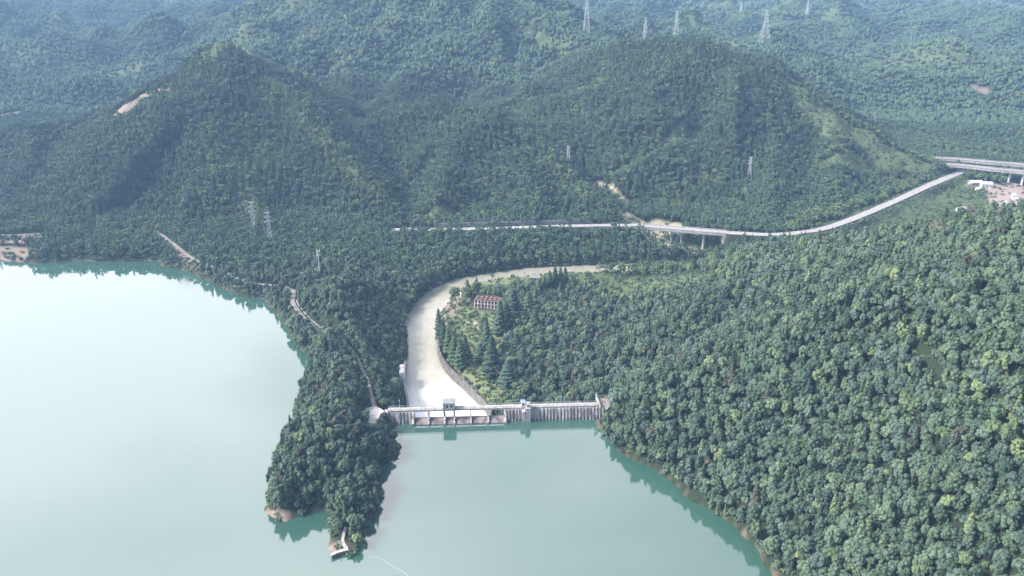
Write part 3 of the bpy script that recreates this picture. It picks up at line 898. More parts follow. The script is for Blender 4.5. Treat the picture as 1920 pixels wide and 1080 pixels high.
# hoist house
h0, h1 = dam_at(977), dam_at(997)
dbox('buttress', h0 + .6, h0 + 2.1, -3.4, -.15, -6, 6.28, M['concrete_pale'])
dbox('buttress', h1 - 3.6, h1 - .8, -3.8, -.15, -6, 8.6, M['concrete_pale'])
hh = dbox('hoist_house', h0 + .2, h1 - 3.9, .5, 3.3, 7.32, 9.9, M['white_paint'])
mb = MB(); mb.box(((h0 + h1) / 2 - 1.9, 1.9, 10.05), (h1 - h0 - 3.2, 3.9, .28)); mb.build('roof', M['blue_paint'], hh)
mb = MB(); mb.box(((h0 + h1) / 2 - 1.9, .47, 8.8), (1.0, .06, .9)); mb.build('window', M['dark_opening'], hh)
hb = dbox('winch_housing', h1 - 3.3, h1 - 1.2, -2.6, .6, 8.61, 10.4, M['white_paint'])
mb = MB(); mb.box((h1 - 2.25, -2.63, 9.4), (.9, .06, .8)); mb.build('window', M['dark_opening'], hb)
mb = MB(); mb.box((h1 - 2.25, -1.0, 10.5), (2.5, 3.6, .2)); mb.build('roof', M['roof_grey'], hb)
# lamp posts on the deck
def lamp(s, k):
    q = dam_pt(s, 3.3, 7.32)
    r = tag(empty('street_lamp', q, ang), ['thin lamp post on the dam deck near its left end', 'thin lamp post on the dam deck just right of the gatehouse', 'thin lamp post on the dam deck near its right end'][k], 'lamp post', 'lamp posts on the dam deck')
    mb = MB(); mb.tube((0, 0, 0), (0, 0, 5.2), .12, .08, 8); mb.tube((0, 0, 5.15), (0, -1.3, 5.45), .07, .05, 6); mb.build('pole', M['white_steel'], r)
    mb = MB(); mb.box((0, -1.5, 5.45), (.28, .7, .16)); mb.build('lamp_head', M['white_steel'], r)
for k, px in enumerate((750, 868, 1052)): lamp(dam_at(px), k)

# concrete apron at the left abutment
mb = MB()
ap = [P(a, b, 8.0) for a, b in ((686, 766), (700, 760), (714, 766), (722, 771), (714, 776), (706, 796), (692, 797), (687, 780))]
n = len(ap)
mb.add([(x, y, 8.0) for x, y in ap] + [(x, y, 4.0) for x, y in ap], [tuple(range(n)) if True else ()] + [(k, n + k, n + (k + 1) % n, (k + 1) % n) for k in range(n)])
apr = mb.build('concrete_platform', M['concrete_pale'])
tag(apr, 'rounded pale concrete platform where the shore road meets the dam', 'platform')
mb = MB()
ring = [Vector((x, y, 8.0)) for x, y in ap[4:] + ap[:1]]
ribbon_wall(mb, ring, 0, .3, .01, .9); pw = mb.build('parapet', M['concrete_pale'], apr)
# steps and wall at the right abutment
r = tag(empty('stairway', P(1126, 757, 8) + (7,)), 'pale concrete stairway and wing walls at the right end of the dam', 'stairs')
c0 = Vector(P(1128, 758, 8) + (7.2,)); c1 = Vector(P(1119, 733, 15) + (14,)); c2 = Vector(P(1143, 742, 15) + (14,))
mb = MB(); ribbon_wall(mb, [c0.lerp(c1, k / 8) for k in range(9)], 0, 1.8, -4, .5); build_in(mb, 'flight', M['concrete_pale'], r)
mb = MB(); ribbon_wall(mb, [c0.lerp(c2, k / 8) + Vector((2, 0, 0)) for k in range(9)], 0, .7, -4, .9); build_in(mb, 'wing_wall', M['concrete'], r)
# training walls of the stilling basin
def zpts(z, *p): return [Vector(P(a, b, z) + (z,)) for a, b in p]
tw = cat(zpts(-8.6, (821, 628), (822, 650), (832, 675), (850, 696), (868, 712), (890, 734), (908, 752), (922, 772)), 4)
wall_thing('training_wall', tw, 0, 1.1, -9.5, 0, M['wall_dark'], 'stained concrete wall edging the foaming basin on its meadow side')
tl = cat(zpts(-7.5, (760, 676), (757, 700), (759, 722), (764, 748), (766, 770)), 4)
wall_thing('training_wall', tl, 0, 1.3, -10, 0, M['concrete'], 'concrete wall edging the foaming basin on its wooded left side')
q = Vector(P(754, 697, -5) + (-9,))
r = tag(empty('outlet_block', q, .1), 'pale concrete block on the left bank of the foaming basin', 'outlet')
mb = MB(); mb.box((0, 0, 2), (3.4, 13, 7.6), taper=.9); mb.build('block', M['white_paint'], r)
mb = MB(); mb.box((0, 0, 6.0), (2.2, 12.0, .4)); mb.build('coping', M['concrete_pale'], r)
# stone parapet on the lake road
wall_thing('roadside_wall', [p for p in shore_road if P(545, 560, 8)[0] <= p.x <= P(650, 640, 9)[0] and p.y < P(0, 560, 8)[1]], 2.9, .5, -.8, 1.0, M['concrete'], 'low stone wall on the hill side of the bend in the shore road')

# ------------------------------------------------------------------ houses
def gable(mb, w, d, h, rise, over=.5, mi=0):
    """gable roof with real thickness, ridge along x"""
    a = w / 2 + over; b = d / 2 + over
    vs = []
    for z in (0, .25):
        vs += [(-a, -b, h - .25 + z), (a, -b, h - .25 + z), (a, 0, h + rise + z), (-a, 0, h + rise + z), (a, b, h - .25 + z), (-a, b, h - .25 + z)]
    fs = [(6, 7, 8, 9), (9, 8, 10, 11), (1, 0, 3, 2), (2, 3, 5, 4), (0, 1, 7, 6), (4, 5, 11, 10), (1, 2, 8, 7), (2, 4, 10, 8), (3, 0, 6, 9), (5, 3, 9, 11)]
    mb.add(vs, fs, mi)
def house(px, py, w, d, h, rot, roof, wall, label, cat='house', name='house', rise=1.6, nwin=3, zoff=0, group=None, z=None):
    if z is None:
        x, y, z = hit(px, py)
    else:
        x, y = P(px, py, z)
    r = tag(empty(name, (x, y, z - .3 + zoff), rot), label, cat, group)
    mb = MB(); mb.box((0, 0, h / 2 - .5), (w, d, h + 1))
    mb.add([(-w / 2, -d / 2, h), (-w / 2, d / 2, h), (-w / 2, 0, h + rise)], [(0, 2, 1)]); mb.add([(w / 2, -d / 2, h), (w / 2, d / 2, h), (w / 2, 0, h + rise)], [(0, 1, 2)])
    mb.build('wall', wall, r)
    mb = MB(); gable(mb, w, d, h, rise); mb.build('roof', roof, r)
    for k in range(nwin):
        xx = -w / 2 + w * (k + .5) / nwin
        mb = MB()
        if k == nwin // 2:
            mb.box((xx, -d / 2 - .03, 1.1), (1.1, .08, 2.2)); mb.build('door', M['dark_opening'], r)
        else:
            mb.box((xx, -d / 2 - .03, 1.7), (1.2, .08, 1.1)); mb.build('window', M['dark_opening'], r)
    return r, x, y
FOOT = []
for args in (
    (1828, 346, 13, 7, 3.4, .10, M['sheet_roof'], M['concrete_pale'], 'long shed with a pale roof at the left edge of the village'),
    (1848, 350, 11, 8, 4.2, -.15, M['sheet_roof'], M['white_paint'], 'white house with a lilac grey roof beside the red yard'),
    (1802, 396, 8, 7, 3.4, .5, M['concrete_pale'], M['white_paint'], 'small pale house alone in the scrub below the village'),
    (1903, 372, 9, 6, 3.2, 1.2, M['sheet_roof'], M['white_paint'], 'small white roofed house right of the red yard'),
    (1912, 398, 8, 6, 3.0, 1.0, M['white_paint'], M['concrete_pale'], 'low white shed at the lower end of the red yard'),
    (1832, 358, 4, 3, 2.6, .2, M['white_paint'], M['white_paint'], 'tiny white hut in front of the pale roofed shed'),
    (1885, 384, 5, 4, 2.8, .8, M['white_paint'], M['concrete_pale'], 'tiny white hut standing in the red yard'),
    (1003, 524, 8, 5, 2.8, -.12, M['roof_grey'], M['concrete_pale'], 'small cream house with a dull grey roof on the river bend'),
    (867, 556, 3, 3, 2.6, .3, M['white_paint'], M['white_paint'], 'tiny white hut on the meadow inside the river bend'),
):
    o, x, y = house(*args, group='small buildings in the valley')
    FOOT.append((x, y, max(args[2], args[3]) / 2 + 3))
# roofless house in the meadow: frame of posts and beams with a partly tiled top
x, y, z = hit(914, 574)
r = tag(empty('ruined_house', (x, y, z - .2), -.22), 'roofless pinkish brick house with rows of empty openings in the meadow', 'ruined house')
FOOT.append((x, y, 13))
W_, D_ = 18.0, 8.5
mb = MB()
for fl in range(2):
    z0 = fl * 3.2
    for k in range(8):
        xx = -W_ / 2 + W_ * k / 7
        for yy in (-D_ / 2, D_ / 2):
            if fl == 0:
                mb = MB(); mb.box((xx, yy, 3.1), (.75, .5, 6.2)); mb.build('post', M['white_paint'], r)
mb = MB()
for fl in range(2):
    z0 = fl * 3.2
    mb.box((0, -D_ / 2 - .01, z0 + .45), (W_ - .8, .4, .9)); mb.box((0, 0, z0 + 3.1), (W_ + .6, D_ + .6, .3))
    mb.box((0, D_ / 2 - .8, z0 + 1.5), (W_ - .3, .3, 2.9))
    for sx in (-1, 1): mb.box((sx * (W_ / 2 - .1), 0, z0 + 1.45), (.3, D_ - .6, 2.85))
mb.build('wall', M['brick_pink'], r)
mb = MB()
for k in range(5):
    xx = -W_ / 2 + W_ * (k + .5) / 5
    mb.box((xx, 0, 6.85), (.3, D_ - 1, 1.1))
for yy in (-D_ / 2 + .2, 0, D_ / 2 - .2): mb.box((0, yy, 7.0), (W_ - .2, .32, .8))
mb.build('roof_beam', M['red_tile'], r)
mb = MB(); mb.box((-5.8, -6.5, 2.2), (1.0, 1.0, 4.4)); mb.box((-5.8, -6.5, 4.5), (1.3, 1.3, .2)); mb.build('chimney', M['concrete_pale'], r)
# utility pole on the bend
x, y, z = hit(985, 530)
r = tag(empty('utility_pole', (x - 1, y - 8, hz(x - 1, y - 8) - .3)), 'thin utility pole with two crossbars beside the river bend house', 'utility pole')
mb = MB(); mb.tube((0, 0, 0), (0, 0, 14), .28, .2, 8); mb.build('pole', M['concrete_pale'], r)
for zz in (12.4, 13.4):
    mb = MB(); mb.box((0, 0, zz), (3.4, .22, .22)); mb.build('crossbar', M['steel'], r)

# ------------------------------------------------------------------ landing at the tip of the tongue
LANDZ = 1.6
steps = cat(zpts(LANDZ, (649, 996), (645, 1008), (643, 1018), (648, 1026), (652, 1029)), 1.2)
for i, p in enumerate(steps):
    p.z = LANDZ + 2.2 * (1 - i / (len(steps) - 1))
r = tag(empty('landing_steps', (steps[-1].x, steps[-1].y, 0)), 'curved white steps and stone quay at the tip of the wooded tongue', 'landing')
mb = MB(); ribbon_wall(mb, steps, 0, 1.3, -2.5, .25); build_in(mb, 'steps', M['concrete_pale'], r)
qy = cat(zpts(LANDZ, (652, 1029), (640, 1032), (628, 1036), (620, 1040)), 1.2)
mb = MB(); ribbon_wall(mb, qy, .5, 1.0, -3.2, .1); build_in(mb, 'quay_wall', M['rock'], r)
mb = MB(); ribbon_wall(mb, qy, .5, 1.2, .1, .3); build_in(mb, 'coping', M['white_paint'], r)
x, y = P(638, 1028, LANDZ)
r = tag(empty('gauge_post', (x, y, 1.0)), 'thin white post with a short arm beside the curved steps', 'post')
mb = MB(); mb.tube((0, 0, 0), (0, 0, 4.4), .09, .07, 8); mb.build('pole', M['white_steel'], r)
mb = MB(); mb.box((-.35, 0, 4.35), (1.1, .15, .3)); mb.build('arm', M['white_steel'], r)

# ------------------------------------------------------------------ pylons
def pylon(px, py, hpx, label, style='lattice', tone='steel', arms=3, wide=1.0, turn=0.2, depth_hint=None):
    x, y, z = hit(px, py)
    z = hz(x, y)
    z0 = z - .5
    _, by, dep = project(x, y, z)
    h = hpx * dep / FOC / CP * 1.0
    h = max(h, 8)
    r = tag(empty('pylon', (x, y, z0), turn), label, 'pylon', 'power pylons on the hills')
    rr = max(.17, dep / 6500.0)                    # members: angle bundles, thicker on the big far towers
    m = M[tone]
    mb = MB()
    half = lambda t: (h * .10 * wide) * (1 - t) ** 1.25 + h * .011 + .35
    nlev = 8
    ts = [1 - (1 - k / nlev) ** 1.15 for k in range(nlev + 1)]
    cs = [[(sx * half(t), sy * half(t), h * t) for sx, sy in ((-1, -1), (1, -1), (1, 1), (-1, 1))] for t in ts]
    for k in range(nlev):
        for c in range(4):
            mb.tube(cs[k][c], cs[k + 1][c], rr, rr, 4)
            d = (c + 1) % 4
            mb.tube(cs[k][c], cs[k + 1][d], rr * .6, rr * .6, 3)
            mb.tube(cs[k][d], cs[k + 1][c], rr * .6, rr * .6, 3)
            mb.tube(cs[k + 1][c], cs[k + 1][d], rr * .55, rr * .55, 3)
    mb.tube((0, 0, h * .97), (0, 0, h * 1.03), rr, rr * .5, 4)
    mb.build('lattice_frame', m, r)
    for a in range(arms):
        t = .98 - .13 * a
        L = h * (.085 + .015 * a) * (1.5 if wide > 1.1 else 1)
        za = h * t
        for sx in (-1, 1):
            mb = MB(); hw = half(t)
            for sy in (-1, 1):
                mb.tube((sx * hw, sy * hw, za), (sx * L, 0, za + .2), rr * .8, rr * .6, 4)
            mb.tube((sx * hw, 0, za + h * .035), (sx * L, 0, za + .25), rr * .7, rr * .6, 4)
            arm = mb.build('crossarm', m, r)
            mb = MB(); mb.tube((sx * L, 0, za + .1), (sx * L, 0, za - h * .045), rr * .7, rr * .7, 5); mb.build('insulator', M['insulator'], arm)
    return x, y
PYL = []
for a in (
    (478, 441, 61, 'slender steel pylon on the shoulder above the lake, left one of the close pair', 'lattice', 'steel', 3, .62, .3),
    (508, 459, 60, 'slender steel pylon on the shoulder above the lake, right one of the close pair', 'lattice', 'steel', 3, .62, .3),
    (1065, 312, 36, 'small steel pylon on the right flank of the middle hill', 'lattice', 'white_steel', 3, .8, .1),
    (1404, 334, 37, 'small steel pylon standing halfway up the right mountain', 'lattice', 'white_steel', 3, .8, -.3),
    (1099, 68, 64, 'tall pale pylon behind the saddle left of the right mountain summit', 'lattice', 'white_steel', 2, .8, .2),
    (1209, 74, 36, 'faint pale pylon on the left edge of the right mountain summit', 'lattice', 'white_steel', 2, .9, .4),
    (1267, 70, 44, 'thin pale pylon on the right mountain summit', 'lattice', 'white_steel', 2, .8, .1),
    (1432, 86, 60, 'broad shouldered pale pylon behind the right mountain summit', 'lattice', 'white_steel', 2, 1.3, .2),
    (1389, 25, 18, 'tiny pale pylon on the farthest ridge near the top edge', 'lattice', 'white_steel', 2, .9, 0),
    (1513, 30, 26, 'faint far pylon beside the pale clearing on the far ridge', 'lattice', 'white_steel', 2, .9, .3),
):
    PYL.append(pylon(*a))
x, y, z = hit(601, 527)
h = 57 * project(x, y, z)[2] / FOC / CP
r = tag(empty('telecom_mast', (x, y, hz(x, y) - .4)), 'white tubular mast with antennas on the wooded knoll above the road bend', 'mast')
PYL.append((x, y))
mb = MB(); mb.tube((0, 0, 0), (0, 0, h), .62, .30, 12); mb.build('pole', M['white_steel'], r)
for k, zz in enumerate((h * .97, h * .84)):
    mb = MB()
    for j in range(12):
        t0, t1 = 2 * math.pi * j / 12, 2 * math.pi * (j + 1) / 12
        mb.tube((1.3 * math.cos(t0), 1.3 * math.sin(t0), zz), (1.3 * math.cos(t1), 1.3 * math.sin(t1), zz), .09, .09, 4)
    mb.tube((-1.3, 0, zz), (1.3, 0, zz), .08, .08, 4); mb.tube((0, -1.3, zz), (0, 1.3, zz), .08, .08, 4)
    mb.build('platform', M['steel'], r)
    for j in range(3):
        t0 = 2 * math.pi * j / 3 + .5
        mb = MB(); mb.box((1.4 * math.cos(t0), 1.4 * math.sin(t0), zz + .6), (.4, .3, 2.3)); mb.build('antenna', M['white_paint'], r)

# ------------------------------------------------------------------ trees
def foliage(name, c0, c1, calm=0.0):
    c0, c1 = [a + (b - a) * .5 * calm for a, b in zip(c0, c1)], [b - (b - a) * .5 * calm for a, b in zip(c0, c1)]
    m = bpy.data.materials.new(name)
    m.use_nodes = True
    t = m.node_tree
    b = t.nodes['Principled BSDF']
    b.inputs['Roughness'].default_value = .75
    b.inputs['Specular IOR Level'].default_value = .25
    oi = N(t, 'ShaderNodeObjectInfo')
    g = N(t, 'ShaderNodeNewGeometry')
    n = N(t, 'ShaderNodeTexNoise'); n.inputs['Scale'].default_value = .95; n.inputs['Detail'].default_value = 5
    t.links.new(g.outputs['Position'], n.inputs['Vector'])
    n2 = N(t, 'ShaderNodeTexNoise'); n2.inputs['Scale'].default_value = .012; n2.inputs['Detail'].default_value = 4
    t.links.new(g.outputs['Position'], n2.inputs['Vector'])
    a = N(t, 'ShaderNodeMath', operation='MULTIPLY_ADD'); a.inputs[1].default_value = .75
    t.links.new(oi.outputs['Random'], a.inputs[0])
    s = N(t, 'ShaderNodeMath', operation='MULTIPLY_ADD'); s.inputs[1].default_value = 1.5; s.inputs[2].default_value = -.65
    t.links.new(n.outputs['Fac'], s.inputs[0]); t.links.new(s.outputs[0], a.inputs[2])
    a2 = N(t, 'ShaderNodeMath', operation='MULTIPLY_ADD'); a2.inputs[1].default_value = .7
    t.links.new(n2.outputs['Fac'], a2.inputs[0])
    o2 = N(t, 'ShaderNodeMath', operation='ADD'); o2.inputs[1].default_value = -.32
    t.links.new(a.outputs[0], o2.inputs[0]); t.links.new(o2.outputs[0], a2.inputs[2])
    mx = N(t, 'ShaderNodeMixRGB'); mx.use_clamp = True
    mx.inputs['Color1'].default_value = (*c0, 1); mx.inputs['Color2'].default_value = (*c1, 1)
    t.links.new(a2.outputs[0], mx.inputs['Fac']); t.links.new(mx.outputs['Color'], b.inputs['Base Color'])
    return m
FOL = [
    foliage('foliage_deep_green', (.030, .056, .038), (.108, .158, .104)),
    foliage('foliage_green', (.040, .074, .044), (.132, .186, .112)),
    foliage('foliage_blue_green', (.038, .066, .052), (.118, .168, .130)),
    foliage('foliage_yellow_green', (.072, .112, .054), (.185, .235, .115)),
    foliage('foliage_brown', (.065, .062, .048), (.120, .112, .086)),
]
FOLM = [
    foliage('distant_foliage_deep_green', (.030, .062, .036), (.088, .150, .082), .6),
    foliage('distant_foliage_green', (.042, .082, .042), (.118, .185, .092), .6),
    foliage('distant_foliage_blue_green', (.036, .074, .052), (.102, .165, .112), .6),
    foliage('distant_foliage_yellow_green', (.068, .112, .046), (.165, .220, .092), .6),
    foliage('distant_foliage_brown', (.065, .062, .048), (.120, .112, .086), .6),
]
import bmesh
def ico(sub):
    bm = bmesh.new(); bmesh.ops.create_icosphere(bm, subdivisions=sub, radius=1.0)
    v = np.array([x.co[:] for x in bm.verts]); f = np.array([[q.index for q in x.verts] for x in bm.faces]); bm.free()
    return v, f
ICO1, ICO2 = ico(1), ico(2)
def crown_mesh(name, seed, nl, sub, nleaf, shape='round', R_=2.9, Hc=3.7, zc=5.4, leaf=.55):
    rg = np.random.default_rng(seed)
    vs, fs, nv = [], [], 0
    bv, bf = (ICO2 if sub == 2 else ICO1)
    lob = []
    for i in range(nl):
        u = (i + .5) / nl
        if shape == 'round':
            ph = math.acos(1 - 1.55 * u); th = i * 2.39996 + rg.uniform(-.5, .5)
            k = rg.uniform(.40, .88)
            c = np.array([math.sin(ph) * math.cos(th) * R_ * k, math.sin(ph) * math.sin(th) * R_ * k, zc + math.cos(ph) * Hc * k])
            r = R_ * rg.uniform(.24, .44)
        elif shape == 'dome':
            ph = math.acos(1 - 1.3 * u); th = i * 2.39996 + rg.uniform(-.6, .6)
            k = rg.uniform(.5, .95)
            c = np.array([math.sin(ph) * math.cos(th) * R_ * k * 1.05, math.sin(ph) * math.sin(th) * R_ * k, zc - .3 + math.cos(ph) * Hc * .62 * k])
            r = R_ * rg.uniform(.24, .42)
        elif shape == 'cone':
            th = i * 2.39996; w = (1 - u) ** .8
            c = np.array([math.cos(th) * R_ * .62 * w, math.sin(th) * R_ * .62 * w, zc - Hc + 2 * Hc * u])
            r = R_ * (.16 + .42 * w) * rg.uniform(.85, 1.15)
        lob.append((c, r))
        disp = 1 + rg.uniform(-.24, .24, len(bv))
        v = bv * disp[:, None] * r * np.array([1, 1, .86]) + c
        vs.append(v); fs += [tuple(int(q) + nv for q in f) for f in bf]; nv += len(v)
    for i in range(nleaf):
        c, r = lob[rg.integers(len(lob))]
        d = rg.normal(size=3); d /= np.linalg.norm(d)
        if d[2] < -.3: d[2] *= -1
        p = c + d * r * rg.uniform(.9, 1.28)
        a = np.cross(d + rg.normal(size=3) * .6, rg.normal(size=3)); a /= np.linalg.norm(a) + 1e-9
        b = np.cross(a, d + rg.normal(size=3) * .5); b /= np.linalg.norm(b) + 1e-9
        s = leaf * rg.uniform(.5, 1.1)
        vs.append(np.array([p - a * s * .5, p + b * s * .5, p + a * s * .5, p - b * s * .5])); fs.append((nv, nv + 1, nv + 2, nv + 3)); nv += 4
    me = bpy.data.meshes.new(name)
    V = np.concatenate(vs)
    me.from_pydata([tuple(q) for q in V], [], fs)
    return me
def trunk_mesh(name, seed, h=4.6, r=.22, limbs=3):
    rg = random.Random(seed); mb = MB()
    mb.tube((0, 0, -1.5), (rg.uniform(-.2, .2), rg.uniform(-.2, .2), h), r, r * .5, 6)
    for k in range(limbs):
        t = 2 * math.pi * k / limbs + rg.random(); z = h * rg.uniform(.55, .85)
        mb.tube((0, 0, z), (math.cos(t) * 1.6, math.sin(t) * 1.6, z + 1.7), r * .45, r * .2, 5)
    me = bpy.data.meshes.new(name); me.from_pydata(mb.v, [], mb.f); me.materials.append(M['trunk'])
    return me
def joined(name, crown, trunk, fol):
    """crown and trunk as one light mesh for the mass of the forest"""
    me = bpy.data.meshes.new(name)
    v = [x.co[:] for x in crown.vertices]; f = [tuple(p.vertices) for p in crown.polygons]; nf = len(f)
    if trunk is not None:
        n = len(v); v += [x.co[:] for x in trunk.vertices]; f += [tuple(q + n for q in p.vertices) for p in trunk.polygons]
    me.from_pydata(v, [], f)
    me.materials.append(fol); me.materials.append(M['trunk'])
    me.polygons.foreach_set('material_index', [0] * nf + [1] * (len(f) - nf))
    return me
NEAR = [('round', 18, 2, 300), ('dome', 20, 2, 300), ('round', 15, 2, 260), ('cone', 18, 2, 240), ('dome', 15, 2, 260), ('round', 22, 2, 320)]
near_crowns = [crown_mesh('crown', 10 + i, nl, sub, lf, shp, R_=[2.9, 3.3, 2.6, 2.3, 3.0, 3.2][i], Hc=[3.6, 3.4, 3.9, 4.6, 3.0, 3.8][i], leaf=.62) for i, (shp, nl, sub, lf) in enumerate(NEAR)]
near_trunks = [trunk_mesh('trunk', i) for i in range(3)]
mid_crowns = [crown_mesh('crown', 30 + i, [9, 10, 8, 10][i], 1, 60, ['round', 'dome', 'round', 'cone'][i], R_=[2.9, 3.3, 2.7, 2.3][i], Hc=[3.6, 3.2, 4.0, 4.6][i], leaf=.9) for i in range(4)]
def far_clump(seed):
    rg = np.random.default_rng(seed); vs = []; fs = []; nv = 0
    bv, bf = ICO1
    for k in range(9):
        c = np.array([rg.uniform(-3.4, 3.4), rg.uniform(-3.4, 3.4), rg.uniform(3.0, 5.2)]); r = rg.uniform(1.2, 2.3)
        v = bv * (1 + rg.uniform(-.25, .25, len(bv)))[:, None] * r * np.array([1, 1, 1.35]) + c
        vs.append(v); fs += [tuple(int(q) + nv for q in f) for f in bf]; nv += len(v)
    me = bpy.data.meshes.new('clump'); me.from_pydata([tuple(q) for q in np.concatenate(vs)], [], fs); return me
far_crowns = [far_clump(50 + i) for i in range(4)]
bush_crowns = [crown_mesh('bush', 70 + i, 7, 1, 50, 'dome', R_=1.5, Hc=1.3, zc=.9, leaf=.5) for i in range(3)]

def kind_collection(name, crowns, trunks, fols):
    col = bpy.data.collections.new(name)
    k = 0
    for i, c in enumerate(crowns):
        for f in fols:
            me = joined('tree', c, trunks[i % len(trunks)] if trunks else None, f)
            o = bpy.data.objects.new('%s_%03d' % (name, k), me); col.objects.link(o); k += 1
    return col
def scatter(name, pos, rot, scl, idx, col):
    me = bpy.data.meshes.new(name)
    me.vertices.add(len(pos)); me.vertices.foreach_set('co', np.asarray(pos, np.float32).ravel())
    a = me.attributes.new('rot', 'FLOAT_VECTOR', 'POINT'); a.data.foreach_set('vector', np.asarray(rot, np.float32).ravel())
    a = me.attributes.new('scl', 'FLOAT_VECTOR', 'POINT'); a.data.foreach_set('vector', np.asarray(scl, np.float32).ravel())
    a = me.attributes.new('idx', 'INT', 'POINT'); a.data.foreach_set('value', np.asarray(idx, np.int32))
    o = link(bpy.data.objects.new(name, me))
    ng = bpy.data.node_groups.new(name, 'GeometryNodeTree')
    ng.interface.new_socket('Geometry', in_out='INPUT', socket_type='NodeSocketGeometry')
    ng.interface.new_socket('Geometry', in_out='OUTPUT', socket_type='NodeSocketGeometry')
    i_, o_ = ng.nodes.new('NodeGroupInput'), ng.nodes.new('NodeGroupOutput')
    ip = ng.nodes.new('GeometryNodeInstanceOnPoints'); ci = ng.nodes.new('GeometryNodeCollectionInfo')
    ci.inputs['Collection'].default_value = col
    ci.inputs['Separate Children'].default_value = True; ci.inputs['Reset Children'].default_value = True
    ip.inputs['Pick Instance'].default_value = True
    def na(nm, t):
        n = ng.nodes.new('GeometryNodeInputNamedAttribute'); n.data_type = t; n.inputs['Name'].default_value = nm; return n.outputs['Attribute']
    ng.links.new(i_.outputs[0], ip.inputs['Points']); ng.links.new(ci.outputs[0], ip.inputs['Instance'])
    ng.links.new(na('idx', 'INT'), ip.inputs['Instance Index'])
    e2r = ng.nodes.new('FunctionNodeEulerToRotation'); ng.links.new(na('rot', 'FLOAT_VECTOR'), e2r.inputs[0])
    ng.links.new(e2r.outputs[0], ip.inputs['Rotation']); ng.links.new(na('scl', 'FLOAT_VECTOR'), ip.inputs['Scale'])
    ng.links.new(ip.outputs[0], o_.inputs[0])
    md = o.modifiers.new('scatter', 'NODES'); md.node_group = ng
    return o
CON = [(913, 668, 64, 15, 0), (922, 704, 66, 24, 0), (938, 628, 56, 17, 0), (949, 614, 42, 18, 2), (962, 602, 52, 26, 2), (991, 590, 38, 18, 1), (953, 722, 44, 24, 2), (1003, 630, 44, 20, 1),
       (1014, 668, 36, 22, 2), (980, 690, 34, 20, 0), (864, 690, 50, 17, 1), (852, 682, 44, 17, 1), (872, 672, 40, 15, 1), (841, 664, 44, 13, 1), (832, 652, 46, 12, 0), (825, 640, 46, 11, 0), (823, 622, 38, 10, 0),
       (1010, 562, 34, 12, 1), (1020, 560, 38, 12, 1), (1030, 556, 42, 13, 1), (1040, 552, 44, 13, 0), (1050, 549, 42, 13, 1), (1059, 545, 38, 12, 1), (1004, 568, 26, 11, 1), (900, 676, 30, 16, 1), (968, 664, 36, 18, 0)]
CON_AT = []
for px_, py_, hp_, wp_, f_ in CON:
    x_, y_, z_ = hit(px_, py_); CON_AT.append((x_, y_, wp_ * project(x_, y_, z_)[2] / FOC))
rg = np.random.default_rng(2024)
def grid_points(y0, y1, s, xlim=None):
    ys = np.arange(y0, y1, s)
    xs_all = []
    for y in ys:
        w = .6 * (y * CP + 250 * SP) * 1.13 + 15
        xs_all.append(np.stack([np.arange(-w, w, s), np.full(len(np.arange(-w, w, s)), y)], 1))
    p = np.concatenate(xs_all)
    p = p + rg.uniform(-.5, .5, p.shape) * s * .92
    p[:, 0] += (np.floor(p[:, 1] / s) % 2) * s * .5
    return p[:, 0], p[:, 1]
def surface(x, y):
    """terrain height by bilinear lookup in the ground sheet, so that nothing floats"""
    i = np.clip(np.searchsorted(gx, x) - 1, 0, len(gx) - 2); j = np.clip(np.searchsorted(gy, y) - 1, 0, len(gy) - 2)
    Z = GZ.reshape(len(gy), len(gx))
    u = (x - gx[i]) / (gx[i + 1] - gx[i]); v = (y - gy[j]) / (gy[j + 1] - gy[j])
    return Z[j, i] * (1 - u) * (1 - v) + Z[j, i + 1] * u * (1 - v) + Z[j + 1, i] * (1 - u) * v + Z[j + 1, i + 1] * u * v
def keep_mask(x, y, shrub=False):
    ok = lake_sd(x, y) > (.9 if not shrub else .3)
    ok &= poly_sd(x, y, river) > (1.2 if not shrub else .4)
    near = np.full(x.shape, 99.0)
    for nm, c, w in ROADS:
        cc = [tuple(p) for p in c]
        xs = [p[0] for p in cc]; ys = [p[1] for p in cc]
        m = (x > min(xs) - 25) & (x < max(xs) + 25) & (y > min(ys) - 25) & (y < max(ys) + 25)
        if m.any():
            d, _, _, side = line_d(x[m], y[m], cc)
            extra = np.where(y[m] < 0, 0, 0)
            lim = w / 2 + (np.where(nm == 'railway', 3.0, np.where((nm == 'road') & (y[m] < P(0, 535, 8)[1]), 2.6, 1.2)) if not shrub else .6)
            k = d > lim
            # nothing tall right in front of the viaduct deck, on its open side
            ok[m] &= k
            near[m] = np.minimum(near[m], d - w / 2)
    s = (x - DAM_A[0]) * dv.x + (y - DAM_A[1]) * dv.y; o = (x - DAM_A[0]) * dn.x + (y - DAM_A[1]) * dn.y
    ok &= ~((s > S0 - 3) & (s < S1 + 2) & (o > -7) & (o < 6.5))
    ok &= ~((s > SA - 2) & (s < SB + 2) & (o > -7) & (o < 16))
    ok &= poly_sd(x, y, ap) > 1.5
    for wl, ww in ((tw, 3), (tl, 3), (steps, 2.6), (qy, 2.5)):
        d, _, _, _ = line_d(x, y, [tuple(p) for p in wl]); ok &= d > ww
    for fx_, fy_, fr in FOOT:
        ok &= (x - fx_) ** 2 + (y - fy_) ** 2 > fr * fr
    for cx, cy, cw, *_ in CON_AT:
        ok &= (x - cx) ** 2 + (y - cy) ** 2 > (cw * .5 + 1.6) ** 2
    for x_, y_ in PYL:
        ok &= (x - x_) ** 2 + (y - y_) ** 2 > 9
    return ok, near
def pick(n, w):
    return rg.choice(len(w), n, p=np.array(w) / sum(w))
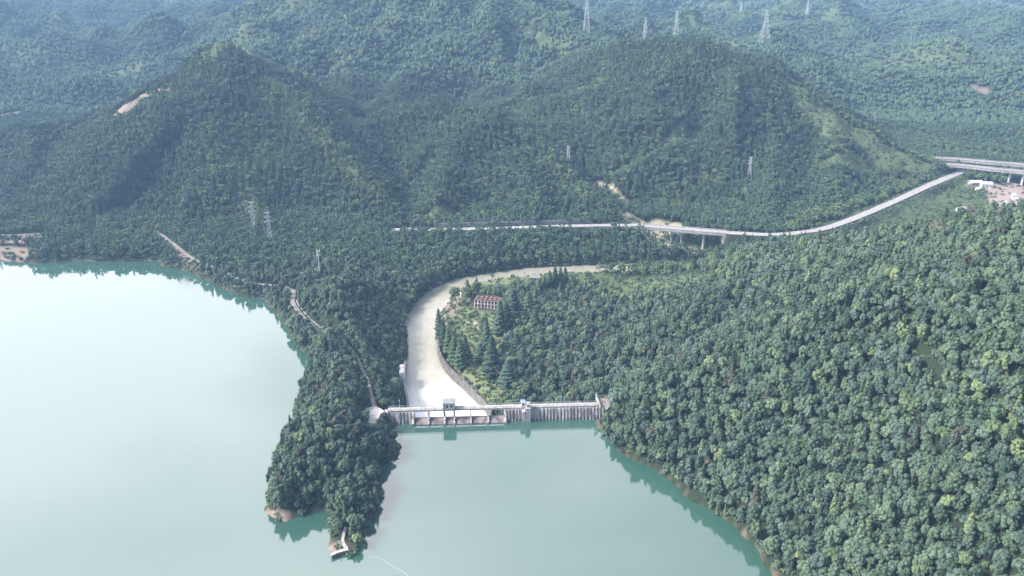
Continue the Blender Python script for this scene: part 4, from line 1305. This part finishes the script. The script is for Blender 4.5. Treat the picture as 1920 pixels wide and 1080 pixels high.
def species_weights(x, y, n):
    """stands of one species: noise shifts the choice of foliage"""
    a = fbm(x / 60, y / 60, 300, 3) * .55 + rg.normal(size=n) * .26
    b = rg.random(n)
    k = np.where(a < -.12, 0, np.where(a < .18, 1, np.where(a < .45, 2, 3)))
    k = np.where(b < .10, 0, k); k = np.where((b > .10) & (b < .22), 1, k); k = np.where((b > .22) & (b < .30), 2, k); k = np.where((b > .30) & (b < .345), 3, k); k = np.where((k == 3) & (b > .7), 1, k)
    c = fbm(x / 28, y / 28, 330, 2)
    wide = patch_amount(x, y, ('scrub', 'thin', 'field', 'grass'), 1.8)
    k = np.where((wide > .5) & (b < .6), 3, k)
    k = np.where((b > .992) | ((c > .52) & (b > .80)), 4, k)
    return k
def trees(y0, y1, s):
    x, y = grid_points(y0, y1, s)
    z = surface(x, y)
    ok, near = keep_mask(x, y)
    bare = patch_amount(x, y, ('soil', 'sand', 'redsoil'))
    low = patch_amount(x, y, ('grass', 'field', 'scrub'))
    thin = patch_amount(x, y, ('thin',))
    b = rg.random(len(x))
    ok &= bare < .35
    ok &= (low < .4) | (b < np.where(y > 1000, .5, .10))
    ok &= (thin < .4) | (b < .7)
    gap = fbm(x / 14, y / 14, 400, 2)
    ok &= gap > -.70
    ok &= ((x - 0) ** 2 + (y - 0) ** 2) > 120 ** 2
    px, py, dep = project(x, y, z + 6)
    ok &= (px > -180) & (px < 2100) & (py < 1240)
    size = (.50 + .62 * rg.random(len(x)) ** 1.3) * (1 + .25 * fbm(x / 35, y / 35, 500, 2))
    size = np.where(near < 6, size * .8, size)
    size = np.where(low > .4, size * .6, size)
    sl = lake_sd(x, y); size = np.where(sl < 4, size * .85, size)
    size = size * np.where(y > 2000, 1 + .25 * fbm(x / 50, y / 50, 520, 2), 1)
    return x[ok], y[ok], z[ok], size[ok]
# near and middle forest
xa, ya, za, sa = trees(130, 640, 2.95)
ka = species_weights(xa, ya, len(xa)); ia = rg.integers(0, len(near_crowns), len(xa))
rot = rg.uniform(0, 6.283, len(xa)); tall = rg.uniform(1.0, 1.45, len(xa)); sa = sa * .90
px, py, dep = project(xa, ya, za + 5)
score = np.where((px > 20) & (px < 1900) & (py > 20) & (py < 1068), sa / dep, 0)
order = np.argsort(-score)
big = order[:300]
rest = order[300:]
def place_name(x, y):
    return x < P(770, 850)[0] if y < DAM_A[1] + 60 else False
FNAME = ['dark green', 'mid green', 'blue green', 'yellow green', 'brown leaved']
crown_cache = {}
for t in big:
    i, f = int(ia[t]), int(ka[t])
    if (i, f) not in crown_cache:
        me = near_crowns[i].copy(); me.materials.clear(); me.materials.append(FOL[f]); crown_cache[(i, f)] = me
    tongue = place_name(xa[t], ya[t])
    shp = {'round': 'rounded', 'dome': 'spreading', 'cone': 'pointed'}[NEAR[i][0]]
    where = 'on the wooded tongue between the two arms of the reservoir' if tongue else 'on the steep forested slope above the right shore'
    r_ = empty('broadleaf_tree', (float(xa[t]), float(ya[t]), float(za[t]) - .2), float(rot[t]))
    r_.scale = (float(sa[t]), float(sa[t]), float(sa[t] * tall[t]))
    vx, vy, _ = project(xa[t], ya[t], za[t] + 4)
    sdl = float(lake_sd(np.array([xa[t]]), np.array([ya[t]]))[0])
    if tongue:
        where = ('at the tip of the wooded tongue' if vy > 960 else 'on the right edge of the wooded tongue' if sdl < 7 and vx > 640 else 'on the left edge of the wooded tongue' if sdl < 7 else 'in the middle of the wooded tongue' if vy > 830 else 'on the wooded tongue near the dam')
    else:
        where = ('at the right shore waterline' if sdl < 9 else 'just above the right shore' if sdl < 24 else 'in the bottom right corner' if vx > 1720 and vy > 850 else 'on the slope by the bottom edge' if vy > 960 else 'on the slope by the right edge' if vx > 1720 else 'partway up the right slope' if vy > 800 else 'high on the right slope')
    bigness = 'big' if sa[t] > .98 else 'mid sized' if sa[t] > .88 else 'smaller'
    tag(r_, '%s %s %s tree %s' % (bigness, shp, FNAME[f], where), 'tree', 'big trees ' + ('on the wooded tongue' if tongue else 'on the right slope'))
    c = link(bpy.data.objects.new('crown', crown_cache[(i, f)])); c.parent = r_
    c = link(bpy.data.objects.new('trunk', near_trunks[i % 3])); c.parent = r_
def name_alikes(items):
    """a label met on two to four things gets each one's place in its row, left to right"""
    by = {}
    for o in items: by.setdefault(o['label'], []).append(o)
    words = {2: ['left one', 'right one'], 3: ['leftmost', 'middle one', 'rightmost'], 4: ['leftmost', 'second from left', 'third from left', 'rightmost']}
    for lab, os_ in by.items():
        if len(os_) in words:
            os_.sort(key=lambda o: project(*o.location)[0])
            for o, w in zip(os_, words[len(os_)]):
                new = '%s, %s of %s' % (lab, w, ['', '', 'two', 'three', 'four'][len(os_)])
                if len(new.split()) <= 16: o['label'] = new
name_alikes([o for o in scene.objects if o.get('category') == 'tree'])
def rs(n): return np.stack([np.zeros(n), np.zeros(n), rg.uniform(0, 6.283, n)], 1)
colA = kind_collection('near_tree', near_crowns, near_trunks, FOL)
pos = np.stack([xa, ya, za - .2], 1)[rest]
R3 = np.stack([rg.normal(0, .05, len(rest)), rg.normal(0, .05, len(rest)), rot[rest]], 1)
tag(scatter('near_forest', pos, R3, np.stack([sa * rg.uniform(.82, 1.15, len(sa)), sa * rg.uniform(.82, 1.15, len(sa)), sa * tall], 1)[rest], (ia * 5 + ka)[rest], colA), 'dense mixed forest covering the near hills and the tongue', 'forest', kind='stuff')
x, y, z, s = trees(640, 1180, 4.1)
k = species_weights(x, y, len(x)); i = rg.integers(0, 4, len(x))
colB = kind_collection('hill_tree', mid_crowns, near_trunks[:1], FOLM)
s = (s * .5 + .45) * 1.08
tag(scatter('hill_forest', np.stack([x, y, z - .2], 1), rs(len(x)), np.stack([s, s, s * rg.uniform(.9, 1.3, len(x))], 1), i * 5 + k, colB), 'dense mixed forest covering the hills beyond the river', 'forest', kind='stuff')
colC = kind_collection('far_tree', far_crowns, None, FOLM)
x, y, z, s = trees(1180, 2300, 6.4)
k = species_weights(x, y, len(x)); i = rg.integers(0, 4, len(x))
x2, y2, z2, s2 = trees(2300, 4700, 13.0)
k2 = species_weights(x2, y2, len(x2)); i2 = rg.integers(0, 4, len(x2))
s = np.concatenate([(s * .5 + .45) * 1.05, s2 * 2.1]); zs = np.concatenate([s[:len(x)] * rg.uniform(.9, 1.35, len(x)), s2 * rg.uniform(1.3, 2.0, len(x2))])
tag(scatter('far_forest', np.stack([np.concatenate([x, x2]), np.concatenate([y, y2]), np.concatenate([z, z2]) - .5], 1), rs(len(s)), np.stack([s, s, zs], 1), np.concatenate([i * 5 + k, i2 * 5 + k2]), colC), 'hazy forest on the far mountains', 'forest', kind='stuff')
# low scrub on clearings, banks and verges
x, y = grid_points(180, 1300, 3.0)
z = surface(x, y); ok, near = keep_mask(x, y, True)
low = patch_amount(x, y, ('grass', 'field', 'scrub', 'thin')); bare = patch_amount(x, y, ('soil', 'sand', 'redsoil'))
b = rg.random(len(x)); dens = .42 + .5 * fbm(x / 12, y / 12, 600, 2)
sl = lake_sd(x, y)
want = ((y < 640) & (rg.random(len(x)) < .55)) | ((low > .35) & (b < dens)) | ((bare > .4) & (b < .09)) | ((sl < 6) & (sl > 0) & (b < .95)) | ((poly_sd(x, y, river) < 6) & (b < .9)) | ((near < 4.5) & (b < .6))
ok &= want
x, y, z, low_, sl = x[ok], y[ok], z[ok], low[ok], sl[ok]
s = rg.uniform(.45, 1.25, len(x)) * np.where(sl < 5, 1.25, 1)
colD = kind_collection('bush', bush_crowns, None, [FOL[1], FOL[3], FOL[2]])
tag(scatter('shrubs', np.stack([x, y, z - .1], 1), rs(len(x)), np.stack([s, s, s * rg.uniform(.7, 1.2, len(x))], 1), rg.integers(0, 3, len(x)) * 3 + pick(len(x), [.35, .45, .2]), colD), 'low green shrubs on clearings, banks and verges', 'shrubs', kind='stuff')

# conifers and poplars of the river bend: (foot x, foot y, height, width in picture units, foliage)
CONFOL = [foliage('needles_dark', (.030, .062, .040), (.065, .112, .072)), foliage('needles_green', (.050, .090, .045), (.095, .150, .078)), foliage('needles_grey', (.034, .064, .046), (.072, .118, .080))]
cone_meshes = {}
def cone_tree(k, px, py, hp, wp, f):
    x, y, z = hit(px, py)
    dep = project(x, y, z)[2]
    h = 1.15 * hp * dep / FOC / .92; w = 1.55 * wp * dep / FOC
    key = (k % 3, f)
    if key not in cone_meshes:
        me = crown_mesh('crown', 200 + k % 3, 46, 2, 420, 'cone', R_=1.0, Hc=4.6, zc=5.4, leaf=.30)
        me.materials.append(CONFOL[f]); cone_meshes[key] = me
    if y < 650 and px < 1000: pass
    zone = 'beside the foaming basin' if px < 880 else ('in the row of poplars on the river bend' if py < 572 else 'at the meadow edge below the right hill')
    size = 'tall' if hp > 50 else ('mid sized' if hp > 37 else 'small')
    form = 'slim' if wp < 14 else ('narrow' if wp < 19 else 'broad')
    r_ = tag(empty('conifer_tree', (x, y, z - .3), k * 1.7), '%s %s pointed tree %s' % (size, form, zone), 'conifer', 'pointed trees on the valley floor')
    r_.scale = (w / 2.0, w / 2.0, h / 10.0)
    c = link(bpy.data.objects.new('crown', cone_meshes[key])); c.parent = r_
    c = link(bpy.data.objects.new('trunk', near_trunks[0])); c.parent = r_
for k, a in enumerate(CON): cone_tree(k, *a)
name_alikes([o for o in scene.objects if o.get('category') == 'conifer'])

# faint wake on the lake
wk = cat([P(a, b, .0) + (.012,) for a, b in ((694, 1043), (711, 1046), (727, 1056), (742, 1065), (757, 1073), (775, 1090))], 1.0)
o = strip('wake', wk, .20, mat('wake_foam', (.34, .44, .42), .6), .0, kind='stuff')

# ------------------------------------------------------------------ haze
m = bpy.data.materials.new('haze'); m.use_nodes = True; t = m.node_tree; t.nodes.clear()
pv = N(t, 'ShaderNodeVolumePrincipled'); pv.inputs['Color'].default_value = (.38, .61, .97, 1); pv.inputs['Density'].default_value = 1.5e-4; pv.inputs['Anisotropy'].default_value = .15
om = N(t, 'ShaderNodeOutputMaterial'); t.links.new(pv.outputs[0], om.inputs['Volume'])
mb = MB(); mb.box((0, 7000, 121.5), (34000, 28000, 285))
hzo = mb.build('haze', m); tag(hzo, kind='stuff')
